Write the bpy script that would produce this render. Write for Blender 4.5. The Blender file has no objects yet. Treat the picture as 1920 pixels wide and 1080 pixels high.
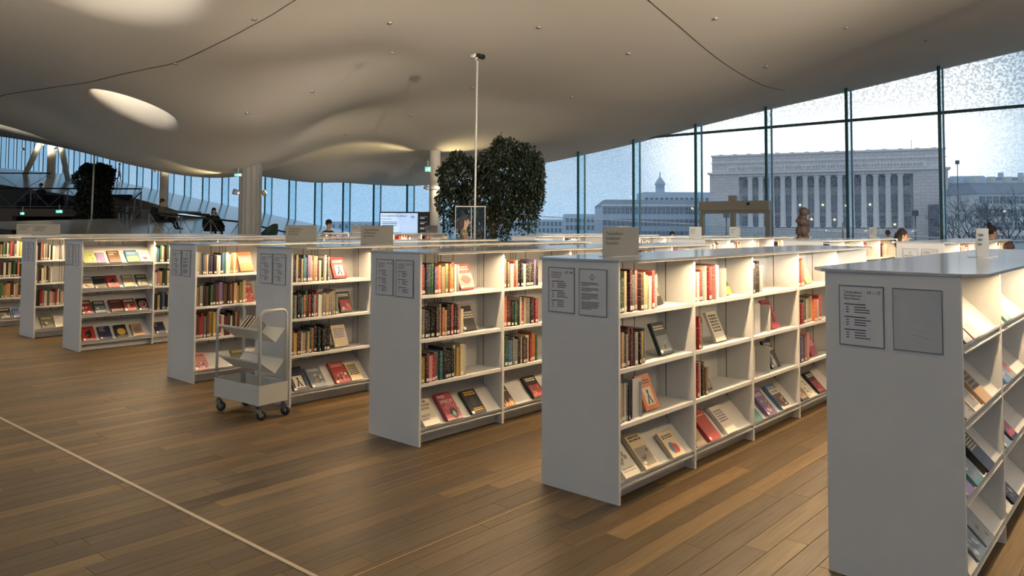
import bpy, bmesh, math, random
import numpy as np
from mathutils import Vector, Matrix, Quaternion
random.seed(7)
PI = math.pi
sc = bpy.context.scene
COL = sc.collection

# ------------------------------------------------------------------ camera, sky, exposure
cam = bpy.data.cameras.new('camera'); camo = bpy.data.objects.new('camera', cam); COL.objects.link(camo)
cam.sensor_width = 36; cam.lens = 36*1443/1920; cam.shift_y = -(540-360)/1920
cam.clip_start = .05; cam.clip_end = 2000
camo.location = (0, 0, 1.596)
_R = Matrix.Rotation(math.radians(90+2.5), 4, 'X')
camo.rotation_euler = (_R @ Matrix.Rotation(math.radians(.225), 4, 'Z')).to_euler()
sc.camera = camo
vs = sc.view_settings
vs.view_transform = 'Standard'; vs.look = 'None'; vs.gamma = 1; vs.use_curve_mapping = False
vs.exposure = 0.0
SKY = 0.98            # overcast sky strength
LED = 13.0            # watts per metre of shelf strip
WELL = 30.0          # each round skylight
FILL_FLOOD = 14500.0      # floods added on unseen columns to brighten the ceiling over the hall
FILL_UPL = 3400.0          # uplights added on unseen columns as ceiling fill

w = bpy.data.worlds.new('overcast_sky'); sc.world = w; w.use_nodes = True
nt = w.node_tree; nt.nodes.clear()
def N(t, **k):
    n = nt.nodes.new(t)
    for a, b in k.items(): setattr(n, a, b)
    return n
tc = N('ShaderNodeTexCoord'); sep = N('ShaderNodeSeparateXYZ'); nt.links.new(tc.outputs['Generated'], sep.inputs[0])
ramp = N('ShaderNodeValToRGB'); nt.links.new(sep.outputs['Z'], ramp.inputs[0])
ramp.color_ramp.elements[0].position = 0.0; ramp.color_ramp.elements[0].color = (.50, .75, 1.0, 1)
ramp.color_ramp.elements[1].position = .6; ramp.color_ramp.elements[1].color = (.42, .52, .62, 1)
e = ramp.color_ramp.elements.new(.2); e.color = (.42, .57, .72, 1)
dot = N('ShaderNodeVectorMath', operation='DOT_PRODUCT'); nt.links.new(tc.outputs['Generated'], dot.inputs[0])
sd = Vector((.40, 1, .13)).normalized(); dot.inputs[1].default_value = sd
gl = N('ShaderNodeMapRange'); gl.interpolation_type = 'SMOOTHERSTEP'
nt.links.new(dot.outputs['Value'], gl.inputs[0]); gl.inputs[1].default_value = .968; gl.inputs[2].default_value = 1.0
noi = N('ShaderNodeTexNoise'); noi.inputs['Scale'].default_value = 4.5; noi.inputs['Detail'].default_value = 5
mp = N('ShaderNodeMapping'); mp.inputs['Scale'].default_value = (1, 1, 3)
nt.links.new(tc.outputs['Generated'], mp.inputs[0]); nt.links.new(mp.outputs[0], noi.inputs[0])
cl = N('ShaderNodeMapRange'); nt.links.new(noi.outputs['Fac'], cl.inputs[0]); cl.inputs[1].default_value = .4; cl.inputs[2].default_value = .75
cl.inputs[3].default_value = 0; cl.inputs[4].default_value = .35
mx = N('ShaderNodeMix', data_type='RGBA'); nt.links.new(cl.outputs[0], mx.inputs[0]); nt.links.new(ramp.outputs[0], mx.inputs[6]); mx.inputs[7].default_value = (.8, .88, .95, 1)
mx2 = N('ShaderNodeMix', data_type='RGBA'); nt.links.new(gl.outputs[0], mx2.inputs[0]); nt.links.new(mx.outputs[2], mx2.inputs[6]); mx2.inputs[7].default_value = (1.75, 1.8, 1.75, 1)
bgn = N('ShaderNodeBackground'); nt.links.new(mx2.outputs[2], bgn.inputs[0]); bgn.inputs[1].default_value = SKY
wo = N('ShaderNodeOutputWorld'); nt.links.new(bgn.outputs[0], wo.inputs[0])

# ------------------------------------------------------------------ frames
TH = math.radians(48.5)
UX, UY = math.cos(TH), math.sin(TH)           # along the bookcase rows
VX, VY = UY, -UX                              # across the rows, towards the right of the picture
def uv(u, v, z=0): return Vector((u*UX+v*VX, u*UY+v*VY, z))
MUV = Matrix.Rotation(TH, 4, 'Z')             # local x = along rows (U), local y = -V

# ------------------------------------------------------------------ helpers
def s2l(c): return c/12.92 if c <= .04045 else ((c+.055)/1.055)**2.4
def hexc(h):
    h = h.lstrip('#'); return tuple(s2l(int(h[i:i+2], 16)/255) for i in (0, 2, 4))
MATS = {}
def mat(name, col=(.5, .5, .5), rough=.5, metal=0, emit=None, es=1, spec=.5, alpha=1, trans=0, kind=None):
    if name in MATS: return MATS[name]
    m = bpy.data.materials.new(name); m.use_nodes = True; b = m.node_tree.nodes['Principled BSDF']
    if isinstance(col, str): col = hexc(col)
    b.inputs['Base Color'].default_value = (*col, 1); b.inputs['Roughness'].default_value = rough
    b.inputs['Metallic'].default_value = metal; b.inputs['Specular IOR Level'].default_value = spec
    if emit: b.inputs['Emission Color'].default_value = (*emit, 1); b.inputs['Emission Strength'].default_value = es
    MATS[name] = m; return m
def nodes(m): return m.node_tree.nodes, m.node_tree.links, m.node_tree.nodes['Principled BSDF']
def speckle(m, scale=30, amt=.12, col=None, bump=0):
    """slight tone variation from object-space noise"""
    n, l, b = nodes(m); c = tuple(b.inputs['Base Color'].default_value)
    t = n.new('ShaderNodeTexCoord'); z = n.new('ShaderNodeTexNoise'); z.inputs['Scale'].default_value = scale; z.inputs['Detail'].default_value = 4
    l.new(t.outputs['Object'], z.inputs[0])
    mm = n.new('ShaderNodeMix'); mm.data_type = 'RGBA'; mm.inputs[6].default_value = tuple(x*(1-amt) for x in c[:3])+(1,)
    mm.inputs[7].default_value = tuple(min(1, x*(1+amt)) for x in c[:3])+(1,) if col is None else (*col, 1)
    l.new(z.outputs['Fac'], mm.inputs[0]); l.new(mm.outputs[2], b.inputs['Base Color'])
    if bump:
        bp = n.new('ShaderNodeBump'); bp.inputs['Strength'].default_value = bump; bp.inputs['Distance'].default_value = .01
        l.new(z.outputs['Fac'], bp.inputs['Height']); l.new(bp.outputs[0], b.inputs['Normal'])
    return m

class MB:
    def __init__(s): s.v = []; s.f = []; s.m = []; s.sm = []; s.c = []; s.col = None
    def add(s, vs_, fs, mi=0, smooth=False):
        o = len(s.v); s.v += [tuple(p) for p in vs_]
        for f in fs: s.f.append(tuple(i+o for i in f)); s.m.append(mi); s.sm.append(smooth); s.c.append(s.col)
        return s
    def box(s, x0, x1, y0, y1, z0, z1, mi=0, M=None):
        p = [(x0,y0,z0),(x1,y0,z0),(x1,y1,z0),(x0,y1,z0),(x0,y0,z1),(x1,y0,z1),(x1,y1,z1),(x0,y1,z1)]
        if M is not None: p = [M @ Vector(q) for q in p]
        return s.add(p, [(0,3,2,1),(4,5,6,7),(0,1,5,4),(1,2,6,5),(2,3,7,6),(3,0,4,7)], mi)
    def quad(s, a, b, c, d, mi=0): return s.add([a,b,c,d], [(0,1,2,3)], mi)
    def prism(s, poly, z0, z1, mi=0, M=None):
        n = len(poly); p = [(x,y,z0) for x,y in poly]+[(x,y,z1) for x,y in poly]
        if M is not None: p = [M @ Vector(q) for q in p]
        return s.add(p, [tuple(range(n-1,-1,-1)), tuple(range(n,2*n))]+[(i,(i+1)%n,n+(i+1)%n,n+i) for i in range(n)], mi)
    def tube(s, pts, r, n=8, mi=0, closed=False, caps=True):
        pts = [Vector(p) for p in pts]; k = len(pts); rs = r if isinstance(r, (list, tuple)) else [r]*k
        prev = None; rings = []
        for i, p in enumerate(pts):
            a = pts[i-1] if i else (pts[-1] if closed else p); b = pts[(i+1) % k] if (i < k-1 or closed) else p
            t = (b-a).normalized()
            if prev is None:
                x = t.orthogonal().normalized()
            else:
                x = (prev - t*prev.dot(t)); x = x.normalized() if x.length > 1e-6 else t.orthogonal().normalized()
            prev = x; y = t.cross(x)
            rings.append([p + rs[i]*(math.cos(2*PI*j/n)*x+math.sin(2*PI*j/n)*y) for j in range(n)])
        vs_ = [q for r_ in rings for q in r_]; fs = []
        for i in range(k if closed else k-1):
            for j in range(n):
                a = i*n+j; b = i*n+(j+1) % n; c = ((i+1) % k)*n+(j+1) % n; d = ((i+1) % k)*n+j
                fs.append((a,b,c,d))
        s.add(vs_, fs, mi, True)
        if caps and not closed:
            o = len(s.v)-len(vs_)
            s.f += [tuple(o+j for j in range(n-1,-1,-1)), tuple(o+(k-1)*n+j for j in range(n))]; s.m += [mi]*2; s.sm += [False]*2; s.c += [s.col]*2
        return s
    def lathe(s, prof, n=16, mi=0, M=None):
        vs_ = []; k = len(prof)
        for r, z in prof:
            for j in range(n): vs_.append(Vector((r*math.cos(2*PI*j/n), r*math.sin(2*PI*j/n), z)))
        if M is not None: vs_ = [M @ q for q in vs_]
        fs = [(i*n+j, i*n+(j+1) % n, (i+1)*n+(j+1) % n, (i+1)*n+j) for i in range(k-1) for j in range(n)]
        s.add(vs_, fs, mi, True)
        return s
    def ball(s, c, r, nu=10, nv=7, mi=0):
        r = Vector(r) if not isinstance(r, (int, float)) else Vector((r,r,r)); c = Vector(c); vs_ = []; fs = []
        for i in range(nv+1):
            a = PI*i/nv
            for j in range(nu):
                b = 2*PI*j/nu; vs_.append((c.x+r.x*math.sin(a)*math.cos(b), c.y+r.y*math.sin(a)*math.sin(b), c.z+r.z*math.cos(a)))
        for i in range(nv):
            for j in range(nu): fs.append((i*nu+j, (i+1)*nu+j, (i+1)*nu+(j+1) % nu, i*nu+(j+1) % nu))
        return s.add(vs_, fs, mi, True)
    def mesh(s, name, mats):
        me = bpy.data.meshes.new(name); me.from_pydata(s.v, [], s.f)
        for m in (mats if isinstance(mats, (list, tuple)) else [mats]): me.materials.append(m)
        me.polygons.foreach_set('material_index', s.m); me.polygons.foreach_set('use_smooth', s.sm)
        if any(c is not None for c in s.c):
            at = me.color_attributes.new('tone', 'FLOAT_COLOR', 'CORNER'); arr = []
            for f, c in zip(s.f, s.c): arr += [*(c or (1,1,1))[:3], 1]*len(f)
            at.data.foreach_set('color', arr)
        me.update(); return me
    def build(s, name, mats, parent=None, **k): return link(name, s.mesh(name, mats), parent, **k)
def link(name, me, parent=None, loc=None, rot=None, M=None, color=None, scale=None):
    o = bpy.data.objects.new(name, me); COL.objects.link(o)
    if parent is not None: o.parent = parent
    if M is not None: o.matrix_local = M
    if loc is not None: o.location = loc
    if rot is not None: o.rotation_euler = rot
    if scale is not None: o.scale = scale
    if color is not None: o.color = (*color, 1)
    return o
def empty(name, loc=(0,0,0), rz=0, M=None):
    o = bpy.data.objects.new(name, None); COL.objects.link(o); o.empty_display_size = .1
    if M is not None: o.matrix_local = M
    else: o.location = loc; o.rotation_euler = (0,0,rz)
    return o
def tag(o, label, cat, group=None, kind=None):
    o['label'] = label; o['category'] = cat
    if group: o['group'] = group
    if kind: o['kind'] = kind
    return o
def struct(o): o['kind'] = 'structure'; return o
def bevel(o, w_=.003, seg=2):
    m = o.modifiers.new('bevel', 'BEVEL'); m.width = w_; m.segments = seg; m.limit_method = 'ANGLE'; return o
ORD = ['first','second','third','fourth','fifth','sixth','seventh','eighth','ninth','tenth','eleventh','twelfth','thirteenth','fourteenth','fifteenth','sixteenth','seventeenth','eighteenth','nineteenth','twentieth']

# ------------------------------------------------------------------ lettering (built first, one depsgraph update)
TXT = {}
def want(*ss):
    for t in ss:
        if t in TXT: continue
        cu = bpy.data.curves.new('lettering', 'FONT'); cu.body = t; cu.size = 1; cu.offset = .012; cu.resolution_u = 2; cu.align_x = 'CENTER' if t.startswith('\u200b') else 'LEFT'
        TXT[t] = bpy.data.objects.new('lettering', cu); COL.objects.link(TXT[t])
def finish_text():
    bpy.context.view_layer.update(); dg = bpy.context.evaluated_depsgraph_get()
    for t, o in list(TXT.items()):
        me = bpy.data.meshes.new_from_object(o.evaluated_get(dg)); cu = o.data
        bpy.data.objects.remove(o); bpy.data.curves.remove(cu); TXT[t] = me
def text_into(mb, t, x, z, size, mi=0, y=0, wmax=None, M=None, squeeze=1):
    """flat lettering facing -y, left bottom at x,z"""
    me = TXT[t]; vs_ = [v.co for v in me.vertices]
    if not vs_: return 0
    x0 = min(v.x for v in vs_); wid = max(v.x for v in vs_)-x0; k = size*squeeze
    if wmax and wid*k > wmax: k = wmax/wid
    p = [Vector((x+(v.x-x0)*k, y, z+v.y*size)) for v in vs_]
    if M is not None: p = [M @ q for q in p]
    mb.add(p, [tuple(f.vertices) for f in me.polygons], mi); return wid*k
SIGN = ['Tietokirjallisuus','Facklitteratur','Non-fiction']
want(*SIGN); want('10 – 17','670 – 694','60 – 63','64 – 67','i','00 – 29','30 – 49')
COVER_WORDS = ["WHY I'M",'NO LONGER','TALKING','ABOUT','RACE','FREE','SPEECH!','CZYWA','WOMAN','WOLLA','LEIRI','LUOPA','NERO','SURPIS','IO','FE']
want(*COVER_WORDS)
SCREEN = ['Suomalainen kirjallisuus','Keskustakirjasto']
want(*SCREEN)
finish_text()

# ------------------------------------------------------------------ materials
M_white = mat('white_powder_coat', '#d0d2d4', .45); speckle(M_white, 3, .02)
M_top = mat('white_laminate', '#a6acb4', .13)
M_led = mat('led_diffuser', (1,.86,.62), .4, emit=(1,.72,.42), es=1)
M_dark = mat('dark_gap', '#2b241c', .8)
M_black = mat('black_plastic', '#101012', .45)
M_ink = mat('printed_ink', '#2a2b30', .6)
M_paper = mat('sheet_paper', '#c9cbd0', .5); speckle(M_paper, 9, .03)
M_pocket = mat('clear_pocket', '#b4b8bf', .12); speckle(M_pocket, 12, .05)
M_pages = mat('page_paper', '#d8cfb8', .8)
M_label = mat('spine_sticker', '#dad6cc', .6)
M_steel = mat('brushed_steel', '#9a9a9a', .35, .9)
M_rubber = mat('caster_rubber', '#232527', .6)
M_cart = mat('cart_enamel', '#c2c5c5', .38); speckle(M_cart, 4, .03)

def colored(name, source, rough=.45, grain=None):
    m = bpy.data.materials.new(name); m.use_nodes = True; n, l, b = nodes(m); b.inputs['Roughness'].default_value = rough; b.inputs['Specular IOR Level'].default_value = .35
    if source == 'object': s_ = n.new('ShaderNodeObjectInfo'); out = s_.outputs['Color']
    else: s_ = n.new('ShaderNodeVertexColor'); s_.layer_name = 'tone'; out = s_.outputs['Color']
    if grain == 'wood':
        g = n.new('ShaderNodeNewGeometry'); mp_ = n.new('ShaderNodeMapping'); mp_.vector_type = 'TEXTURE'; mp_.inputs['Rotation'].default_value = (0,0,TH)
        l.new(g.outputs['Position'], mp_.inputs[0])
        sc_ = n.new('ShaderNodeMapping'); sc_.inputs['Scale'].default_value = (1.6, 34, 1); l.new(mp_.outputs[0], sc_.inputs[0])
        ob = n.new('ShaderNodeObjectInfo'); cmb = n.new('ShaderNodeCombineXYZ'); mu = n.new('ShaderNodeMath'); mu.operation = 'MULTIPLY'; mu.inputs[1].default_value = 37
        l.new(ob.outputs['Random'], mu.inputs[0]); l.new(mu.outputs[0], cmb.inputs[0]); l.new(mu.outputs[0], cmb.inputs[2])
        ad = n.new('ShaderNodeVectorMath'); l.new(sc_.outputs[0], ad.inputs[0]); l.new(cmb.outputs[0], ad.inputs[1])
        z = n.new('ShaderNodeTexNoise'); z.inputs['Scale'].default_value = 1.0; z.inputs['Detail'].default_value = 6; z.inputs['Distortion'].default_value = 1.4; l.new(ad.outputs[0], z.inputs[0])
        r = n.new('ShaderNodeMapRange'); l.new(z.outputs['Fac'], r.inputs[0]); r.inputs[1].default_value = .3; r.inputs[2].default_value = .7; r.inputs[3].default_value = .70; r.inputs[4].default_value = 1.22
        vm = n.new('ShaderNodeVectorMath'); vm.operation = 'SCALE'; l.new(out, vm.inputs[0]); l.new(r.outputs[0], vm.inputs['Scale']); l.new(vm.outputs[0], b.inputs['Base Color'])
        r2 = n.new('ShaderNodeMapRange'); l.new(z.outputs['Fac'], r2.inputs[0]); r2.inputs[3].default_value = rough+.06; r2.inputs[4].default_value = rough-.05; l.new(r2.outputs[0], b.inputs['Roughness'])
        bp = n.new('ShaderNodeBump'); bp.inputs['Strength'].default_value = .12; bp.inputs['Distance'].default_value = .004; l.new(z.outputs['Fac'], bp.inputs['Height']); l.new(bp.outputs[0], b.inputs['Normal'])
    elif grain == 'spine':
        g = n.new('ShaderNodeTexCoord'); sp = n.new('ShaderNodeSeparateXYZ'); l.new(g.outputs['Generated'], sp.inputs[0])
        ob = n.new('ShaderNodeObjectInfo'); mu = n.new('ShaderNodeMath'); mu.operation = 'MULTIPLY'; mu.inputs[1].default_value = 61; l.new(ob.outputs['Random'], mu.inputs[0])
        cmb = n.new('ShaderNodeCombineXYZ'); sx = n.new('ShaderNodeMath'); sx.operation = 'MULTIPLY'; sx.inputs[1].default_value = 1.5; l.new(sp.outputs['X'], sx.inputs[0])
        sz = n.new('ShaderNodeMath'); sz.operation = 'MULTIPLY_ADD'; sz.inputs[1].default_value = 14; l.new(sp.outputs['Z'], sz.inputs[0]); l.new(mu.outputs[0], sz.inputs[2])
        l.new(sx.outputs[0], cmb.inputs[0]); l.new(sz.outputs[0], cmb.inputs[2])
        z = n.new('ShaderNodeTexNoise'); z.inputs['Scale'].default_value = 1.6; z.inputs['Detail'].default_value = 3; l.new(cmb.outputs[0], z.inputs[0])
        th = n.new('ShaderNodeMapRange'); l.new(z.outputs['Fac'], th.inputs[0]); th.inputs[1].default_value = .54; th.inputs[2].default_value = .6
        # lettering band only between 25 % and 90 % of the height
        ba = n.new('ShaderNodeMath'); ba.operation = 'GREATER_THAN'; ba.inputs[1].default_value = .28; l.new(sp.outputs['Z'], ba.inputs[0])
        mm = n.new('ShaderNodeMath'); mm.operation = 'MULTIPLY'; l.new(th.outputs[0], mm.inputs[0]); l.new(ba.outputs[0], mm.inputs[1])
        m2 = n.new('ShaderNodeMath'); m2.operation = 'MULTIPLY'; m2.inputs[1].default_value = .27; l.new(mm.outputs[0], m2.inputs[0])
        inv = n.new('ShaderNodeMix'); inv.data_type = 'RGBA'; l.new(m2.outputs[0], inv.inputs[0]); l.new(out, inv.inputs[6])
        br = n.new('ShaderNodeRGBToBW'); l.new(out, br.inputs[0]); rr = n.new('ShaderNodeMapRange'); l.new(br.outputs[0], rr.inputs[0]); rr.inputs[1].default_value = .25; rr.inputs[2].default_value = .3; rr.inputs[3].default_value = .75; rr.inputs[4].default_value = .12
        l.new(rr.outputs[0], inv.inputs[7]); l.new(inv.outputs[2], b.inputs['Base Color'])
    else: l.new(out, b.inputs['Base Color'])
    return m
M_plank = colored('oak_plank', 'object', .44, 'wood')
M_plank_far = colored('oak_plank_joined', 'attr', .44, 'wood')
M_book = colored('book_cloth', 'object', .45, 'spine')
M_cover = colored('book_cover', 'object', .38)
M_tone = colored('toned_surface', 'attr', .5)
PAL = dict(w='#e2ddd0', c='#d9c9a2', k='#1b1a1d', x='#8b8880', g='#2f6640', dg='#2c4138', lg='#a7b872', n='#20294a', b='#3d74a8', t='#3f8a8c', dt='#27393c', r='#b3282b', cr='#a8304a',
           m='#5a2228', p='#d78a92', o='#d5702c', y='#d9b23a', v='#75609a', br='#5d3c28', tn='#b08f62', ol='#6c6a3c', bg='#6d7f94')
CNAME = dict(w='white', c='cream', k='black', x='grey', g='green', dg='dark green', lg='light green', n='navy', b='blue', t='teal', dt='dark teal', r='red', cr='crimson', m='maroon', p='pink', o='orange', y='yellow', v='purple', br='brown', tn='tan', ol='olive', bg='blue grey')
def calm(c):          # printed cloth and paper, a little greyed
    g = .3*c[0]+.59*c[1]+.11*c[2]; return tuple((v*.84+g*.16)*.86 for v in c)
PC = {k: calm(hexc(h)) for k, h in PAL.items()}

# ------------------------------------------------------------------ ceiling: one undulating plaster shell
# control points: x, y, height (world metres)
CP = []
def cp(px, Y, z): CP.append(((px-960)/1443*Y, Y, z))
for px, L in {960: [(0,6.9),(8,6.9),(16.7,6.5),(27,5.9),(36,5.15),(40,4.75)], 810: [(20,6.15),(28,5.5),(33,4.75),(38,4.45),(44.6,3.94),(50,4.0)],
        700: [(16,6.3),(20,6.1),(27,5.7),(34,5.05),(38,4.75),(43,4.05),(47.8,4.1)], 600: [(20,5.8),(27,5.3),(32,4.7),(40,3.82),(46,4.25),(52,4.75)],
        470: [(15,6.0),(17,5.5),(22,4.45),(26.5,3.55),(31,3.6),(38,4.2),(46,5.0),(57,6.0)], 300: [(16,5.6),(22,4.5),(30,3.66),(36,4.1),(46,5.4),(65,8.2)],
        200: [(14.5,5.85),(17.5,5.5),(22,4.95),(33,4.4),(40,5.2),(50,6.8),(75,9.8)], 100: [(17.5,5.7),(25,5.2),(33,5.04),(42,6.0),(62,9.0),(80,10.6)],
        0: [(15,6.0),(21,5.75),(34,5.55),(44,6.6),(60,9.0),(97,14.5)], 1020: [(38.8,4.78),(30,5.5),(20,6.3)], 1150: [(35.6,5.3),(26,5.9)],
        1300: [(12,6.6),(16.5,6.45),(21,6.3),(33.3,5.88)], 1440: [(31.1,6.35),(22,6.45)], 1600: [(28.9,6.75),(20,6.7)], 1920: [(8,7),(14,7.1),(19.5,7.3),(25.3,7.47)]}.items():
    for Y, z in L: cp(px, Y, z)
for x, y, z in [(0,-10,6.8),(12,-6,7),(-14,-2,6.3),(-22,8,6.0),(-36,24,6.0),(24,10,7.6),(-60,60,9),(-45,40,6.2),(-75,100,15),(22,24,7.9),(14,2,7.1),(-10,4,6.4)]: CP.append((x,y,z))
CP = np.array(CP)
def _phi(d): return d*d*np.log(d+1e-6)
_d = np.hypot(CP[:,None,0]-CP[None,:,0], CP[:,None,1]-CP[None,:,1])
_n = len(CP); _A = np.zeros((_n+3,_n+3)); _A[:_n,:_n] = _phi(_d)+np.eye(_n)*.8; _P = np.c_[np.ones(_n), CP[:,:2]]; _A[:_n,_n:] = _P; _A[_n:,:_n] = _P.T
_wt = np.linalg.solve(_A, np.r_[CP[:,2], 0,0,0])
LIGHTWELLS = [(-10.62, 21.5, 1.05), (-19.9, 30.4, 1.35), (-7.4, 13.75, 1.7)]   # x, y, radius of the round light wells
def ceil_base(x, y):
    d = np.hypot(np.asarray(x)[...,None]-CP[:,0], np.asarray(y)[...,None]-CP[:,1])
    return _phi(d) @ _wt[:_n] + _wt[_n] + _wt[_n+1]*np.asarray(x) + _wt[_n+2]*np.asarray(y)
def ceil(x, y):
    z = ceil_base(x, y)
    for cx, cy, R in LIGHTWELLS:
        r = np.hypot(x-cx, y-cy)/R
        z = z + 1.3*np.exp(-(r/.88)**6)
    return z
U0, U1, V0, V1 = -12.0, 30.4, -116.0, 22.0
du = .3
us = np.arange(U0, U1+.01, du); vs2 = np.arange(V0, V1+.01, du)
gu, gv = np.meshgrid(us, vs2, indexing='ij'); gx = gu*UX+gv*VX; gy = gu*UY+gv*VY
gz = ceil(gx, gy)
# finer where the wells are
verts = np.stack([gx, gy, gz], -1).reshape(-1,3); nu_, nv_ = gu.shape
skip = np.zeros((nu_-1, nv_-1), bool)
for cx, cy, R in LIGHTWELLS:
    cuw, cvw = cx*UX+cy*UY, cx*VX+cy*VY
    skip |= (np.abs(gu[:-1,:-1]+du/2-cuw) < 2.6) & (np.abs(gv[:-1,:-1]+du/2-cvw) < 2.6)
faces = []
for i in range(nu_-1):
    for j in range(nv_-1):
        if not skip[i,j]: a = i*nv_+j; faces.append((a, a+1, a+nv_+1, a+nv_))
vl = verts.tolist()
K = 6
for cx, cy, R in LIGHTWELLS:
    cuw, cvw = cx*UX+cy*UY, cx*VX+cy*VY
    ii, jj = np.where((np.abs(gu[:-1,:-1]+du/2-cuw) < 2.6) & (np.abs(gv[:-1,:-1]+du/2-cvw) < 2.6))
    for i in range(ii.min(), ii.max()+1):
        for j in range(jj.min(), jj.max()+1):
            o = len(vl); fu = us[i]+du*np.linspace(0,1,K+1); fv = vs2[j]+du*np.linspace(0,1,K+1)
            a, b = np.meshgrid(fu, fv, indexing='ij'); x = a*UX+b*VX; y = a*UY+b*VY; z = ceil(x, y)
            vl += np.stack([x,y,z],-1).reshape(-1,3).tolist()
            for p in range(K):
                for q in range(K):
                    xc, yc = x[p:p+2,q:q+2].mean(), y[p:p+2,q:q+2].mean()
                    if math.hypot(xc-cx, yc-cy) > R*.5: c = o+p*(K+1)+q; faces.append((c, c+1, c+K+2, c+K+1))
me = bpy.data.meshes.new('ceiling'); me.from_pydata(vl, [], faces); me.polygons.foreach_set('use_smooth', [True]*len(faces))
M_ceil = mat('ceiling_plaster', '#e9e1d5', .8, spec=.2); speckle(M_ceil, .35, .03)
me.materials.append(M_ceil); me.validate(); me.update()
# weld the fine patches to the coarse grid
bm = bmesh.new(); bm.from_mesh(me); bmesh.ops.remove_doubles(bm, verts=bm.verts, dist=.002); bm.to_mesh(me); bm.free()
ceiling = struct(link('ceiling', me))
def ceil1(x, y): return float(ceil(np.array(x), np.array(y)))
# round daylight lenses closing the top of each well
M_lens = mat('skylight_lens', (.9,.9,.88), .4, emit=(1,.95,.82), es=3)
for i, (cx, cy, R) in enumerate(LIGHTWELLS):
    z = ceil1(cx+R*.5, cy)
    k_ = empty('skylight', (cx, cy, z)); tag(k_, ['round skylight with a bright lens-shaped well, upper left','round skylight half cut by the left edge','round skylight glowing at the top left edge'][i], 'skylight')
    MB().lathe([(R*.48, -.05), (R*.56, -.05), (R*.56, .12), (R*.48, .12), (R*.48, -.05)], 32).build('collar', M_white, k_)
    MB().lathe([(.001,.08),(R*.5,.08),(R*.5,.11),(.001,.11)], 32).build('lens', M_lens, k_)
    li = bpy.data.lights.new('skylight_glow', 'AREA'); li.shape = 'DISK'; li.size = R*.9; li.energy = WELL; li.color = (1,.93,.78)
    lo = bpy.data.objects.new('skylight_glow', li); COL.objects.link(lo); lo.parent = k_; lo.location = (0,0,.06)

# ceiling joints, a dark open line following the shell (world points)
M_joint = mat('joint_shadow', '#5e554b', .8)
def ceil_line(name, pts, w_=.011):
    m = MB(); L = []; pts = [Vector(p) for p in pts]; K_ = len(pts)
    for i in range(K_-1):
        p0, p1, p2, p3 = pts[max(0,i-1)], pts[i], pts[i+1], pts[min(K_-1,i+2)]
        for j in range(8):
            t = j/8; a = .5*((2*p1)+(p2-p0)*t+(2*p0-5*p1+4*p2-p3)*t*t+(3*p1-p0-3*p2+p3)*t**3); d = (p2-p0).lerp(p3-p1, t).normalized(); L.append((a, Vector((-d.y, d.x))))
    n = len(L)-1
    vs_ = []
    for a, nn in L:
        for s_ in (-1, 1):
            x, y = a+nn*s_*w_; z = ceil1(x, y); vs_ += [(x, y, z-.006), (x, y, z+.02)]
    fs = []
    for i in range(n):
        o = i*4; fs += [(o, o+2, o+6, o+4), (o, o+4, o+5, o+1), (o+2, o+3, o+7, o+6)]
    m.add(vs_, fs); return struct(m.build(name, M_joint))

# ------------------------------------------------------------------ floor: base slab with oak planks laid along the rows
M_floor = mat('oak_floor_far', '#7d6244', .36)
n, l, b = nodes(M_floor)
g = n.new('ShaderNodeNewGeometry'); mp_ = n.new('ShaderNodeMapping'); mp_.vector_type = 'TEXTURE'; mp_.inputs['Rotation'].default_value = (0,0,TH); l.new(g.outputs['Position'], mp_.inputs[0])
bt = n.new('ShaderNodeTexBrick'); l.new(mp_.outputs[0], bt.inputs[0]); bt.inputs['Color1'].default_value = (*hexc('#68573f'),1); bt.inputs['Color2'].default_value = (*hexc('#534531'),1)
bt.inputs['Mortar'].default_value = (*hexc('#3a2a1c'),1); bt.inputs['Scale'].default_value = 1; bt.inputs['Mortar Size'].default_value = .003; bt.inputs['Brick Width'].default_value = 1.4; bt.inputs['Row Height'].default_value = .12
l.new(bt.outputs['Color'], b.inputs['Base Color'])
fl = MB()
p = [uv(-12,22), uv(30,22), uv(30,-116), uv(-12,-116)]
fl.prism([(q.x,q.y) for q in reversed(p)], -.4, -.012)
floor = struct(fl.build('floor', M_floor))
# base of each bookcase row start (x, y, row angle, panel angle)
ROWS = {1:((1.481,3.651),49.2,-44.9),2:((0.19,4.841),48.5,-41.8),3:((-1.091,5.977),48.5,-41.5),4:((-2.367,7.163),48.5,-41.2),5:((-3.61,8.147),48.5,-41.5),6:((-5.806,10.031),49,-41.4),7:((-7.074,11.143),49,-41.1),8:((-8.36,12.27),49,-41.1),9:((-9.63,13.39),49,-41.1)}
TONES = [hexc(h) for h in ('#896e48','#7b623f','#93784f','#6f5a3e','#866e4a','#9a7e54','#725f43','#816a43')]
unit_plank = MB(); c_ = .012
unit_plank.add([(0,0,-1),(1,0,-1),(1,1,-1),(0,1,-1),(.0008,c_,0),(1-.0008,c_,0),(1-.0008,1-c_,0),(.0008,1-c_,0),(0,0,-.12),(1,0,-.12),(1,1,-.12),(0,1,-.12)],
    [(4,5,6,7),(8,9,5,4),(9,10,6,5),(10,11,7,6),(11,8,4,7),(0,1,9,8),(1,2,10,9),(2,3,11,10),(3,0,8,11)])
plank_me = unit_plank.mesh('plank', M_plank)
rp = random.Random(3); planks = []; PW = .121
SEAM_V = -2.9
v = 1.9; ri = 0
while v > -17:
    u = .4 - rp.random()*1.6
    while u < 18:
        Lp = rp.choice((.7,.95,1.2,1.5,1.75,1.9))
        planks.append((u, v, Lp, rp.choice(TONES), rp.uniform(.27,.50))); u += Lp
    v -= PW; ri += 1
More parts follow.
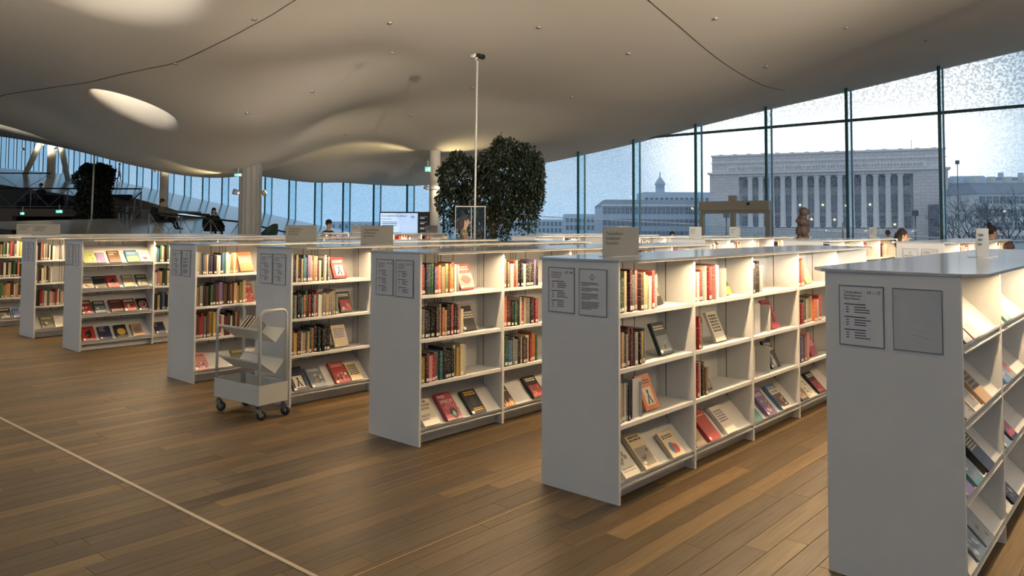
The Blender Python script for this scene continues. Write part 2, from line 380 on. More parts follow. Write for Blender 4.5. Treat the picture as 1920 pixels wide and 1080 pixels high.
def plank_size(pl):
    u, v, Lp, _, _ = pl; q = uv(u+Lp/2, v-PW/2)
    if q.y < 2.5: return 0
    px = 960+1443*q.x/q.y; py = 421+1443*1.596/q.y
    if not (-150 < px < 2050) or py > 1180: return 0
    for r, ((x, y), th, pa) in ROWS.items():       # under a bookcase
        a = math.radians(th); dx, dy = q.x-x, q.y-y; lx = dx*math.cos(a)+dy*math.sin(a); ly = -dx*math.sin(a)+dy*math.cos(a)
        if .15 < lx < 4.4 and -.5 < ly < -.05: return 0
    # hidden behind the solid near bookcases: crude test along the line of sight
    for r in (1, 2, 3, 4):
        (x, y), th, pa = ROWS[r]; a = math.radians(th)
        for t in (.35,.45,.55,.65,.75,.82,.88,.93):
            dx, dy = q.x*t-x, q.y*t-y; lx = dx*math.cos(a)+dy*math.sin(a); ly = -dx*math.sin(a)+dy*math.cos(a)
            if 0 < lx < 4.5 and -.57 < ly < 0 and 1.596*(1-t) < 1.4: return 0
    return 1/q.y**2*Lp
planks.sort(key=plank_size, reverse=True)
far = MB()
for i, (u, v, Lp, tone, k) in enumerate(planks):
    colr = tuple(c*k for c in tone); M = Matrix.Translation(uv(u, v, 0)) @ MUV @ Matrix.Diagonal((Lp-.0012, PW-.0014, .012, 1))
    if i < 300:
        link('plank', plank_me, floor, M=M, color=colr)
    else:
        far.col = colr; far.add([M @ Vector(q) for q in unit_plank.v], unit_plank.f[:5])
o = far.build('distant_planks', M_plank_far, floor); o['kind'] = 'stuff'
# inlaid steel trim across the planks and the floor-hatch joint along them
M_trim = mat('trim_metal', '#b9ada0', .4, .6)
tq = [uv(2.083-.0167*(k-3.04), -k) for k in (-2, 16)]
struct(MB().prism([(tq[0].x-.011*UX, tq[0].y-.011*UY),(tq[0].x+.011*UX, tq[0].y+.011*UY),(tq[1].x+.011*UX, tq[1].y+.011*UY),(tq[1].x-.011*UX, tq[1].y-.011*UY)], -.01, .004).build('trim_1', M_trim))
struct(MB().box(.8,3.72,-SEAM_V-.004,-SEAM_V+.004,-.01,.003,M=MUV).build('trim_2', mat('hatch_joint', '#a58a66', .4, .4)))
struct(MB().box(.8,3.72,-SEAM_V+.004,-SEAM_V+.012,-.01,.001,M=MUV).build('trim_3', M_dark))
struct(MB().box(3.3,3.306,-SEAM_V+.3,-SEAM_V+.306,-.01,.001,M=MUV).build('trim_4', M_dark))

# rising floor at the north end
def slope_z(u, v): return max(-.05, min(1.29 - .124*(v+41.4) - .08*(u-30), 6.3))
sl = MB(); su = np.linspace(3,30,28); sv = np.linspace(-116,-14,103); base = []
for a in su:
    for b_ in sv: q = uv(a, b_, slope_z(a, b_)); base.append(q)
nb = len(sv); fs = [(i*nb+j, (i+1)*nb+j, (i+1)*nb+j+1, i*nb+j+1) for i in range(len(su)-1) for j in range(nb-1) if max(base[i*nb+j].z, base[(i+1)*nb+j+1].z, base[i*nb+j+1].z) > -.04]
fs = [f for f in fs if base[f[0]].y > 24]
sl.add(base, fs, 0, True)
M_slope = mat('pale_polished_floor', '#cfcfcf', .14); speckle(M_slope, .4, .05)
sme = sl.mesh('floor_rise', M_slope); bm = bmesh.new(); bm.from_mesh(sme)
bmesh.ops.bisect_plane(bm, geom=bm.verts[:]+bm.edges[:]+bm.faces[:], plane_co=(-17.35,0,0), plane_no=(1,0,0)); bmesh.ops.bisect_plane(bm, geom=bm.verts[:]+bm.edges[:]+bm.faces[:], plane_co=(0,43.1,0), plane_no=(0,1,0))
bmesh.ops.delete(bm, geom=[f for f in bm.faces if f.calc_center_median().x < -17.35 and f.calc_center_median().y < 43.1], context='FACES'); bm.to_mesh(sme); bm.free()
struct(link('floor_rise', sme))

rz_ = MB(); xs_ = np.linspace(-34,-17.1,24)
for a, b_ in zip(xs_, xs_[1:]):
    za, zb = (slope_z(q_*UX+43.2*UY, q_*VX+43.2*VY)+.02 for q_ in (a, b_))
    rz_.add([(a,42.9,2.2),(b_,42.9,2.2),(b_,42.9,zb),(a,42.9,za),(a,43.6,2.2),(b_,43.6,2.2),(b_,43.6,zb+.03),(a,43.6,za+.03)], [(0,1,2,3),(3,2,6,7),(5,4,7,6)])
struct(rz_.build('wall_riser', mat('riser_wood', '#5d4c3d', .6)))

# ------------------------------------------------------------------ glass wall (U = 30): panes, fins, transom
def glassmat(name, tint, frit_lo, frit_hi, scale, mask):
    m = bpy.data.materials.new(name); m.use_nodes = True; n = m.node_tree.nodes; l = m.node_tree.links; n.clear()
    out = n.new('ShaderNodeOutputMaterial'); tr = n.new('ShaderNodeBsdfTransparent'); tr.inputs[0].default_value = (*tint, 1)
    gs = n.new('ShaderNodeBsdfGlossy'); gs.inputs['Roughness'].default_value = .02; gs.inputs[0].default_value = (.9,.95,1,1)
    fr = n.new('ShaderNodeFresnel'); fr.inputs[0].default_value = 1.35; gb = n.new('ShaderNodeNewGeometry'); fo_ = n.new('ShaderNodeMath'); fo_.operation = 'SUBTRACT'; fo_.inputs[0].default_value = 1; l.new(gb.outputs['Backfacing'], fo_.inputs[1])
    fm = n.new('ShaderNodeMath'); fm.operation = 'MULTIPLY'; l.new(fr.outputs[0], fm.inputs[0]); l.new(fo_.outputs[0], fm.inputs[1]); m1 = n.new('ShaderNodeMixShader'); l.new(fm.outputs[0], m1.inputs[0]); l.new(tr.outputs[0], m1.inputs[1]); l.new(gs.outputs[0], m1.inputs[2])
    # printed dots: white translucent ink
    g = n.new('ShaderNodeNewGeometry'); vo = n.new('ShaderNodeTexNoise'); vo.inputs['Scale'].default_value = scale; vo.inputs['Detail'].default_value = 1; l.new(g.outputs['Position'], vo.inputs[0])
    sp = n.new('ShaderNodeSeparateXYZ'); l.new(g.outputs['Position'], sp.inputs[0])
    if mask:   # fewer dots around eye level, more towards the top
        a = n.new('ShaderNodeMapRange'); a.interpolation_type = 'SMOOTHSTEP'; l.new(sp.outputs['Z'], a.inputs[0]); a.inputs[1].default_value = 4.6; a.inputs[2].default_value = 6.6; a.inputs[3].default_value = frit_lo; a.inputs[4].default_value = frit_hi
        amt = a.outputs[0]
    else:
        a = n.new('ShaderNodeValue'); a.outputs[0].default_value = frit_hi; amt = a.outputs[0]
    th = n.new('ShaderNodeMapRange'); l.new(vo.outputs['Fac'], th.inputs[0]); th.inputs[1].default_value = .42; th.inputs[2].default_value = .58
    mu = n.new('ShaderNodeMath'); mu.operation = 'MULTIPLY'; l.new(th.outputs[0], mu.inputs[0]); mf = n.new('ShaderNodeMath'); mf.operation = 'MULTIPLY'; l.new(amt, mf.inputs[0]); l.new(fo_.outputs[0], mf.inputs[1]); l.new(mf.outputs[0], mu.inputs[1])
    ink = n.new('ShaderNodeBsdfTranslucent'); ink.inputs[0].default_value = (.66,.74,.78,1); df = n.new('ShaderNodeBsdfDiffuse'); df.inputs[0].default_value = (.55,.6,.65,1)
    ik = n.new('ShaderNodeMixShader'); ik.inputs[0].default_value = .3; l.new(ink.outputs[0], ik.inputs[1]); l.new(df.outputs[0], ik.inputs[2])
    m2 = n.new('ShaderNodeMixShader'); l.new(mu.outputs[0], m2.inputs[0]); l.new(m1.outputs[0], m2.inputs[1]); l.new(ik.outputs[0], m2.inputs[2]); l.new(m2.outputs[0], out.inputs[0])
    return m
M_glass = glassmat('dotted_glass', (.975,.985,.995), .20, .62, 13, True)
M_glassn = glassmat('dense_dotted_glass', (.90,.96,1.0), .3, .2, 9, False)
M_fin = mat('green_glass_fin', '#2c5a5c', .15); M_fin2 = mat('pale_fin', '#7fa0ac', .3); M_finglass = glassmat('fin_glass', (.86,.95,.97), .0, .03, 3, False)
win = struct(empty('window_1', uv(30, 0, 0), TH))          # local x = U, local y = -V
STEP = 3.083; fin_y = [3.357 + i*STEP for i in range(37)]
def rail_ceiling(yl, u=30): x, y = uv(u, -yl).xy; return ceil1(x, y)
fin_edge = MB().box(-.59,-.52,-.05,.05,0,1).mesh('fin_edge', M_fin)
fin_back = MB().box(-.05,.02,-.03,.03,0,1).mesh('fin_joint', M_fin2)
fin_body = MB().box(-.52,-.05,-.012,.012,0,1).mesh('fin', M_finglass)
for i, y_ in enumerate(fin_y):
    zb = slope_z(30, -y_) if y_ > 31 else 0; zt = max(rail_ceiling(y_), rail_ceiling(y_, 29.3))+.12
    f_ = link('fin', fin_body, win, loc=(0,y_,zb), scale=(1,1,zt-zb))
    link('fin_edge', fin_edge, f_); link('fin_joint', fin_back, f_)
    if i == len(fin_y)-1: break
    y0, y1 = y_+.02, fin_y[i+1]-.02
    zb = min(slope_z(30,-y0), slope_z(30,-y1))-.1 if y0 > 30 else 0
    zt = max(rail_ceiling(y0), rail_ceiling(y1))+.3
    spl = [zb, 5.6, zt] if zt > 5.9 and y0 < 25 else [zb, zt]
    for a, b_ in zip(spl, spl[1:]):
        MB().box(.02,.045,y0,y1,a+.01,b_-.01).build('pane', M_glass if y0 < 30 else M_glassn, win)
tr_ = MB().box(-.04,.08,fin_y[0]-8,24.5,5.55,5.65).build('transom', mat('transom_metal', '#3c5a60', .4), win)
for y0, y1 in ((fin_y[0]-9, fin_y[0]-4.5), (fin_y[0]-4.5, fin_y[0]-.02)):
    MB().box(.02,.045,y0,y1,.01,5.59).build('pane', M_glass, win); MB().box(.02,.045,y0,y1,5.61,9).build('pane', M_glass, win)
MB().box(-.05,.1,-22,36,-.02,.06).build('sill', M_steel, win)

# facade behind the camera: parapet, lintel and dotted glass between
struct(MB().box(-12.3,-12,-22,116,-.4,1.0,M=MUV).box(-12.3,-12,-22,116,5.0,14,M=MUV).build('wall_back', mat('back_wall_plaster', '#6b665f', .8)))  # opening height and dark plaster shaped to limit light from behind
wb = struct(empty('window_2', uv(-12.15,0,0), TH)); bp_ = MB().box(-.012,.012,0,3.0,1.02,4.98).mesh('pane', M_glassn)
for k in range(18): link('pane', bp_, wb, loc=(0,-21.5+k*3.05,0))
# outer walls that close the room away from the picture
M_wall = mat('wall_plaster', '#b9b3aa', .8)
struct(MB().box(-12.3,30.4,-22.4,-22,-.4,9.5,M=MUV).build('wall_right', M_wall))
struct(MB().box(-12.3,30.4,116,116.4,-.4,18,M=MUV).build('wall_left', M_wall))

# ------------------------------------------------------------------ bookcase rows
H = 1.385; DEP = .5725; BAY = .9; LV = [1.085, .765, .445, .115]
def slope_board(mb, z, x0, x1, f=-1):
    """display board rising to the back; f=-1 front side (local -y)"""
    yf, yb = (-DEP+.012, -DEP/2-.03) if f < 0 else (-.012, -DEP/2+.03)
    mb.add([(x0,yf,z),(x1,yf,z),(x1,yb,z+.235),(x0,yb,z+.235),(x0,yf,z-.006),(x1,yf,z-.006),(x1,yb,z+.229),(x0,yb,z+.229)],
        [(0,1,2,3),(7,6,5,4),(0,4,5,1),(1,5,6,2),(2,6,7,3),(3,7,4,0)] if f < 0 else [(3,2,1,0),(4,5,6,7),(1,5,4,0),(2,6,5,1),(3,7,6,2),(0,4,7,3)])
x0_, x1_ = .012, BAY-.012
FL_f = MB().box(x0_,x1_,-DEP+.008,-DEP/2-.012,-.024,0).mesh('shelf', M_white)
FL_b = MB().box(x0_,x1_,-DEP/2+.012,-.008,-.024,0).mesh('shelf', M_white)
mb = MB(); slope_board(mb, 0, x0_, x1_); SLB = mb.mesh('display_board', M_white)
LIP = MB().box(x0_,x1_,-DEP+.002,-DEP+.007,.006,.016).box(x0_,x1_,-DEP+.001,-DEP+.03,-.026,-.020).box(x0_,x1_,-DEP+.026,-DEP+.030,-.020,.004).box(x0_,x1_,-DEP+.007,-DEP+.026,.0,.004).mesh('front_lip', M_white)
PLN = MB().box(x0_,x1_,-DEP+.075,-DEP+.088,.004,.094).box(x0_,x1_,-.088,-.075,.004,.094).mesh('plinth', M_white)
DIV = bmesh.new(); DIVm = MB().box(-.011,.011,-DEP,0,.004,H-.012).mesh('divider', M_white)
BCK = MB()
BCK.box(.012,.30,-DEP/2-.006,-DEP/2+.006,.1,H-.014).box(.304,.60,-DEP/2-.006,-DEP/2+.006,.1,H-.014).box(.604,BAY-.012,-DEP/2-.006,-DEP/2+.006,.1,H-.014)
BCKm = BCK.mesh('back_panel', M_white)
POST = MB().box(-.02,.02,-DEP/2-.016,-DEP/2+.016,.004,H-.014)
for q in (-1, 1): POST.box(q*.011-.0025 if q > 0 else -.0135, q*.011+.0025 if q > 0 else -.0085, -DEP/2-.034, -DEP/2-.030, .1, H-.02)
POSTm = POST.mesh('back_post', M_white)
SLOT = MB()
for q in (.302, .40, .432, .464, .602): SLOT.box(q-.003,q+.003,-DEP/2-.0075,-DEP/2-.0062,.1,H-.014)
SLOT.box(BAY-.0132,BAY-.0112,-DEP/2-.078,-DEP/2-.073,.1,H-.014)
SLOTm = SLOT.mesh('bracket_slot', mat('slot_shadow', '#5b4a33', .7))
END = MB().box(0,.018,-DEP,0,.002,H).mesh('end_panel', M_white)
CASE = {}
def bookcase(r, loc, th, pa, nb, slopes, label, group=None, overhang=.08, leds=True, slots=True):
    root = empty('bookcase', (*loc, 0), math.radians(th)); tag(root, label, 'bookcase', group)
    L = nb*BAY
    # end panels (the near one keeps its own slight angle)
    e1 = link('end_panel', END, root); e1.rotation_euler.z = math.radians(pa+90-th)
    link('end_panel', END, root, loc=(L-.018,0,0))
    for k in range(1, nb): link('divider', DIVm, root, loc=(k*BAY,0,0))
    for k in range(nb):
        bp = link('back_panel', BCKm, root, loc=(k*BAY,0,0))
        if slots: link('bracket_slot', SLOTm, bp)
        link('back_post', POSTm, root, loc=(k*BAY+.03 if k == 0 else k*BAY,0,0)) if k else None
        link('plinth', PLN, root, loc=(k*BAY,0,0))
        for li, z in enumerate(LV):
            sl_ = li == 3 or slopes(k, li)
            if sl_:
                d = link('display_board', SLB, root, loc=(k*BAY,0,z)); link('front_lip', LIP, d)
                if li == 3: link('shelf', FL_b, root, loc=(k*BAY,0,z))
                else: link('shelf', FL_b, root, loc=(k*BAY,0,z))
            else:
                link('shelf', FL_f, root, loc=(k*BAY,0,z)); link('shelf', FL_b, root, loc=(k*BAY,0,z))
    ov = overhang; a = math.radians(pa+90-th); sx = math.sin(a)*DEP
    poly = [(sx-.004,-DEP-.004),(.10+sx,-DEP-ov),(L-.1,-DEP-ov),(L+.004,-DEP-.004),(L+.004,.004),(L-.1,ov),(.1,ov),(-.012,.012)]
    bevel(MB().prism(poly, H, H+.015).build('worktop', M_top, root), .002, 1)
    for s_, y in ((-1, -DEP-.062), (1, .062)):
        st = MB().box(.12,L-.12,y-.008,y+.008,H-.004,H-.0005).build('led_strip', M_led, root)
        if leds:
            li = bpy.data.lights.new('shelf_light', 'AREA'); li.shape = 'RECTANGLE'; li.size = L-.3; li.size_y = .012; li.energy = LED*L*(1 if s_ < 0 else .6)*(.7 if r == 1 else 1); li.color = (1,.70,.39)
            lo = bpy.data.objects.new('shelf_light', li); COL.objects.link(lo); lo.parent = st; lo.location = (L/2, y, H-.007)
            lo.rotation_euler = (math.radians(14)*s_, 0, 0)
    CASE[r] = (root, Matrix.Translation((*loc,0)) @ Matrix.Rotation(math.radians(th), 4, 'Z')); return root
CASE_LABELS = {1:'white bookcase at the right edge with sloping display shelves and blank pocket',2:'white bookcase with round info symbol sheet on its end panel',3:'white bookcase in picture centre showing the crimson free speech book',
 4:'white bookcase directly behind the empty book trolley',5:'white bookcase left of the trolley with long spines on three shelves',6:'white bookcase whose first bay shows only face-out books',
 7:'narrow-looking white bookcase second from the left edge',8:'white bookcase cut by the left edge of the picture',9:'far left white bookcase row mostly hidden behind the others'}
for r, (loc, th, pa) in ROWS.items():
    bookcase(r, loc, th, pa, 5, (lambda k, l, r=r: r == 1 or (r == 6 and k == 0)), CASE_LABELS[r], overhang=.085)
# the second block of rows across the aisle, seen over the first
ROWS2 = {}
G2 = {12:'low white bookcase beyond the aisle with notices on its grey end, behind the woman',13:'low white bookcase beyond the aisle under the brown bear sculpture',14:'low white bookcase beyond the aisle in front of the glass door',
      15:'low white bookcase beyond the aisle left of the glass door',16:'low white bookcase beyond the aisle behind the big tree',17:'low white bookcase beyond the aisle furthest to the left'}
G2[18] = 'short far bookcase left of the television'; G2[19] = 'short far bookcase directly under the television'
for i, (v_, u_, nb_) in enumerate(((-3.0,11.2,5), (-4.55,11.2,5), (-6.4,11.2,5), (-8.15,11.2,5), (-9.9,11.2,5), (-11.9,13.9,4), (-16.9,11.2,3), (-15.1,11.2,3))):
    q = uv(u_, v_); ROWS2[12+i] = ((q.x,q.y),48.5,-41.5)
    bookcase(12+i, (q.x,q.y), 48.5, -41.5, nb_, lambda k, l: False, G2[12+i], slots=False)

# ------------------------------------------------------------------ notices in pockets on the end panels
def sheet(r, u0, z0, u1, z1, kind, label):
    (loc, th, pa) = ROWS[r]; M = Matrix.Translation((*loc,0)) @ Matrix.Rotation(math.radians(pa), 4, 'Z')
    # panel frame: x along the panel, -y towards the viewer
    w_, h_ = u1-u0, z1-z0
    root = empty('notice', M=M @ Matrix.Translation((u0, -.001, z0))); tag(root, label, 'notice', 'notices on the bookcase ends')
    mb = MB().box(0,w_,-.003,0,0,h_)
    bevel(mb.build('pocket', M_pocket, root), .0008, 1)
    fr = MB()
    fr.box(0,w_,-.0045,-.003,h_-.003,h_).box(0,w_,-.0045,-.003,0,.0025).box(w_-.0025,w_,-.0045,-.003,0,h_)
    fr.box(0,.0015,-.0045,-.003,0,h_)
    fr.build('pocket_edge', mat('pocket_edge', '#3f4247', .4), root)
    if kind == 'blank':
        cz = MB()
        for k in range(3):
            P0 = [(w_*(.72+.05*k), .93-.02*k), (w_*(.8+.05*k), .82), (w_*(.97), .70-.05*k)] if k < 1 else [(w_*(.08+.2*k), .42-.06*k), (w_*.4, .47-.1*k), (w_*(.62+.1*k), .45-.12*k)]
            cz.tube([(x, -.0035, z*h_) for x, z in P0], .0012, 5)
        cz.build('pocket_crease', mat('crease', '#d5dade', .15), root); return
    MB().box(.006,w_-.006,-.0042,-.003,.006,h_-.008).build('paper', M_paper, root)
    t = MB(); x0 = .024; y_ = -.0046
    rl = random.Random(r*7+int(u0*100))
    if kind == 'info':
        cx, cz, R = w_*.48, h_-.05, .016
        ring = [(cx+R*math.cos(2*PI*j/24), y_, cz+R*math.sin(2*PI*j/24)) for j in range(24)]; rin = [(cx+R*.8*math.cos(2*PI*j/24), y_, cz+R*.8*math.sin(2*PI*j/24)) for j in range(24)]
        t.add(ring+rin, [(j,(j+1)%24,24+(j+1)%24,24+j) for j in range(24)])
        text_into(t, 'i', cx-.003, cz-.010, .028, y=y_)
        z = h_-.085
        for para in (3, 3, 5, 6):
            for k in range(para):
                t.quad((x0*.7,y_,z),(x0*.7+(w_-.06)*(rl.uniform(.75,1) if k < para-1 else rl.uniform(.3,.6)),y_,z),(x0*.7+(w_-.06)*(.9 if k < para-1 else .5),y_,z+.0035),(x0*.7,y_,z+.0035)); z -= .0082
            z -= .008
    else:
        for k, s_ in enumerate(SIGN): text_into(t, s_, x0, h_-.036-k*.0145, .0155, y=y_, wmax=w_*.40)
        text_into(t, kind, w_*.64, h_-.036, .020, y=y_, wmax=w_*.30)
        z = h_-.088
        for blk in range(3):
            t.quad((x0,y_,z),(x0+w_*.48,y_,z),(x0+w_*.48,y_,z+.0045),(x0,y_,z+.0045)); z -= .0125
            for k in range(3):
                t.quad((x0+.008,y_,z),(x0+.02,y_,z),(x0+.02,y_,z+.004),(x0+.008,y_,z+.004))
                e_ = rl.uniform(.22,.4); t.quad((x0+.045,y_,z),(x0+.045+w_*e_,y_,z),(x0+.045+w_*e_,y_,z+.004),(x0+.045,y_,z+.004)); z -= .0115
            z -= .011
    t.build('print', M_ink, root)
sheet(1,.066,1.052,.265,1.327,'10 – 17','printed notice reading 10 – 17 on the rightmost bookcase end')
sheet(1,.302,1.055,.502,1.326,'blank','empty creased clear pocket on the rightmost bookcase end')
sheet(2,.056,1.066,.258,1.341,'670 – 694','left notice on the end beside the info symbol sheet')
sheet(2,.292,1.062,.494,1.341,'info','notice with a circled i symbol and four paragraphs')
sheet(3,.072,1.065,.275,1.338,'60 – 63','left notice on the end of the third bookcase from the right')
sheet(3,.305,1.065,.502,1.338,'64 – 67','right notice on the end of the third bookcase from the right')
sheet(4,.069,1.062,.275,1.332,'00 – 29','left notice on the bookcase end behind the trolley')
sheet(4,.289,1.058,.491,1.333,'30 – 49','right notice on the bookcase end behind the trolley')
sheet(5,.066,1.066,.271,1.328,'00 – 29','left dim notice on the bookcase end left of the trolley')
sheet(5,.300,1.062,.475,1.333,'info','right dim notice on the bookcase end left of the trolley')
sheet(6,.07,1.07,.27,1.335,'30 – 49','left dim notice on the end beside the face-out books')
sheet(6,.30,1.07,.48,1.335,'10 – 17','right dim notice on the end beside the face-out books')
sheet(7,.07,1.07,.27,1.335,'60 – 63','left dim notice on the second bookcase end from the left')
sheet(7,.30,1.07,.48,1.335,'64 – 67','right dim notice on the second bookcase end from the left')
ROWS.update({k: v for k, v in ROWS2.items()})
sheet(12,.08,1.09,.26,1.31,'info','left notice on the far low bookcase end before the woman')
sheet(12,.31,1.09,.50,1.31,'00 – 29','right notice on the far low bookcase end before the woman')

# ------------------------------------------------------------------ signs standing on the worktops
M_sign = mat('sign_card', '#8b8e8f', .55)
def sign(r, s, label, wd=.415, ht=.19):
    root = empty('shelf_sign', M=CASE[r][1] @ Matrix.Translation((s, -DEP/2, H+.015))); tag(root, label, 'sign', 'signs on the bookcase tops')
    bevel(MB().box(-wd/2,wd/2,-.003,.003,.003,ht).build('sign_plate', M_sign, root), .001, 1)
    bevel(MB().box(-wd*.42,wd*.42,-.06,.06,0,.003).build('base_plate', M_white, root), .001, 1)
    t = MB()
    for k, s_ in enumerate(SIGN): text_into(t, s_, -wd/2+.03, ht-.052-k*.03, .03, y=-.0036)
    t.build('print', M_ink, root)
sign(1, 2.18, 'grey card sign on the rightmost bookcase top, seen nearly edge-on')
sign(2, .46, 'large grey sign on top of the bookcase with the circled i notice')
sign(4, 1.18, 'grey sign in front of the dark television screen')
sign(5, 1.41, 'grey sign above the trolley, left of the television')
sign(9, 1.02, 'small sign left of the seated person drinking, above the far shelves')
sign(8, .76, 'white sign at far left before the dark doorway')
sign(15, .8, 'small faint grey sign just left of the largest sign, beyond the aisle')
sign(14, .25, 'small grey sign just right of the largest sign, beyond the aisle')
sign(14, 1.7, 'small pale sign under the glass door frame')
sign(18, 1.4, 'tiny sign just right of the person in a cap')
sign(19, 2.4, 'tiny blank-looking sign under the television')
sign(13, 3.3, 'small pale sign beside a thin dark post, right of the bear')

# ------------------------------------------------------------------ books
RUNS= [(2, 0, 0.01, 0.445, 'w dg g c m m r t p br c lg x w r c'), (2, 1, 0.009, 0.318, 'o o tn k x br m r x tn n y k'), (2, 2, 0.008, 0.168, 'br tn c x w x n'), (2, 0, 0.93, 1.246, 'w p p w r t w r r o tn p'), (2, 1, 0.926, 1.083, 'p m br r x g w'), (2, 2, 0.929, 1.133, 'k br r w g k tn tn'), (2, 0, 1.819, 2.021, 'c br w k k'), (2, 0, 2.731, 2.911, 'r r o p'), (2, 1, 2.733, 3.267, 'k p r g w tn ol c o w r'), (2, 2, 2.734, 2.975, 'x v x tn p'), (3, 0, 0.021, 0.406, 'ol r n n g g v r o x tn lg o y r w'), (3, 1, 0.014, 0.478, 'k k x k k k br k w o tn k r br k m p c'), (3, 2, 0.018, 0.493, 'k y m p r x t k k k k w y c w'), (3, 0, 0.917, 1.375, 'o k x w r c k k w k ol k v k'), (3, 1, 0.919, 1.376, 'w o m k g k w r c x k r r'), (3, 2, 0.921, 1.377, 'm g b b x x k w br k w r o o g'), (4, 0, 0.037, 0.337, 'n n c br c t b v p c tn p br c'), (4, 0, 0.343, 0.43, 'k w k x'), (4, 1, 0.022, 0.343, 'g w k n t o g m r k x r w w'), (4, 1, 0.354, 0.53, 'x tn x x tn x'), (4, 2, 0.022, 0.447, 'br y m k w tn x c g o n dg k k k k'), (5, 0, 0.026, 0.467, 'w x b tn w n v k c w k b t w c tn c o'), (5, 1, 0.017, 0.419, 'x tn x k br k g k m v k br k br'), (5, 1, 0.437, 0.571, 'tn tn ol tn'), (5, 2, 0.013, 0.504, 'br m r r x br y y k m r w m br w k tn m'), (7, 0, 0.019, 0.255, 'c k p o w x k w k w'), (7, 1, 0.014, 0.223, 'x br k w lg c br x w'), (7, 2, 0.016, 0.376, 'ol k r o w g p tn r w br c'), (6, 0, 0.929, 1.139, 'w b g w p k g w'), (6, 1, 0.93, 1.147, 'w p tn k g c r'), (6, 2, 0.931, 1.154, 'n y k b n k w n'), (8, 0, 0.017, 0.343, 'k tn g k w g r m x w y y'), (8, 1, 0.012, 0.345, 'k m k w k c k g k o k'), (8, 2, 0.014, 0.346, 'k g ol x o y m w tn br')]
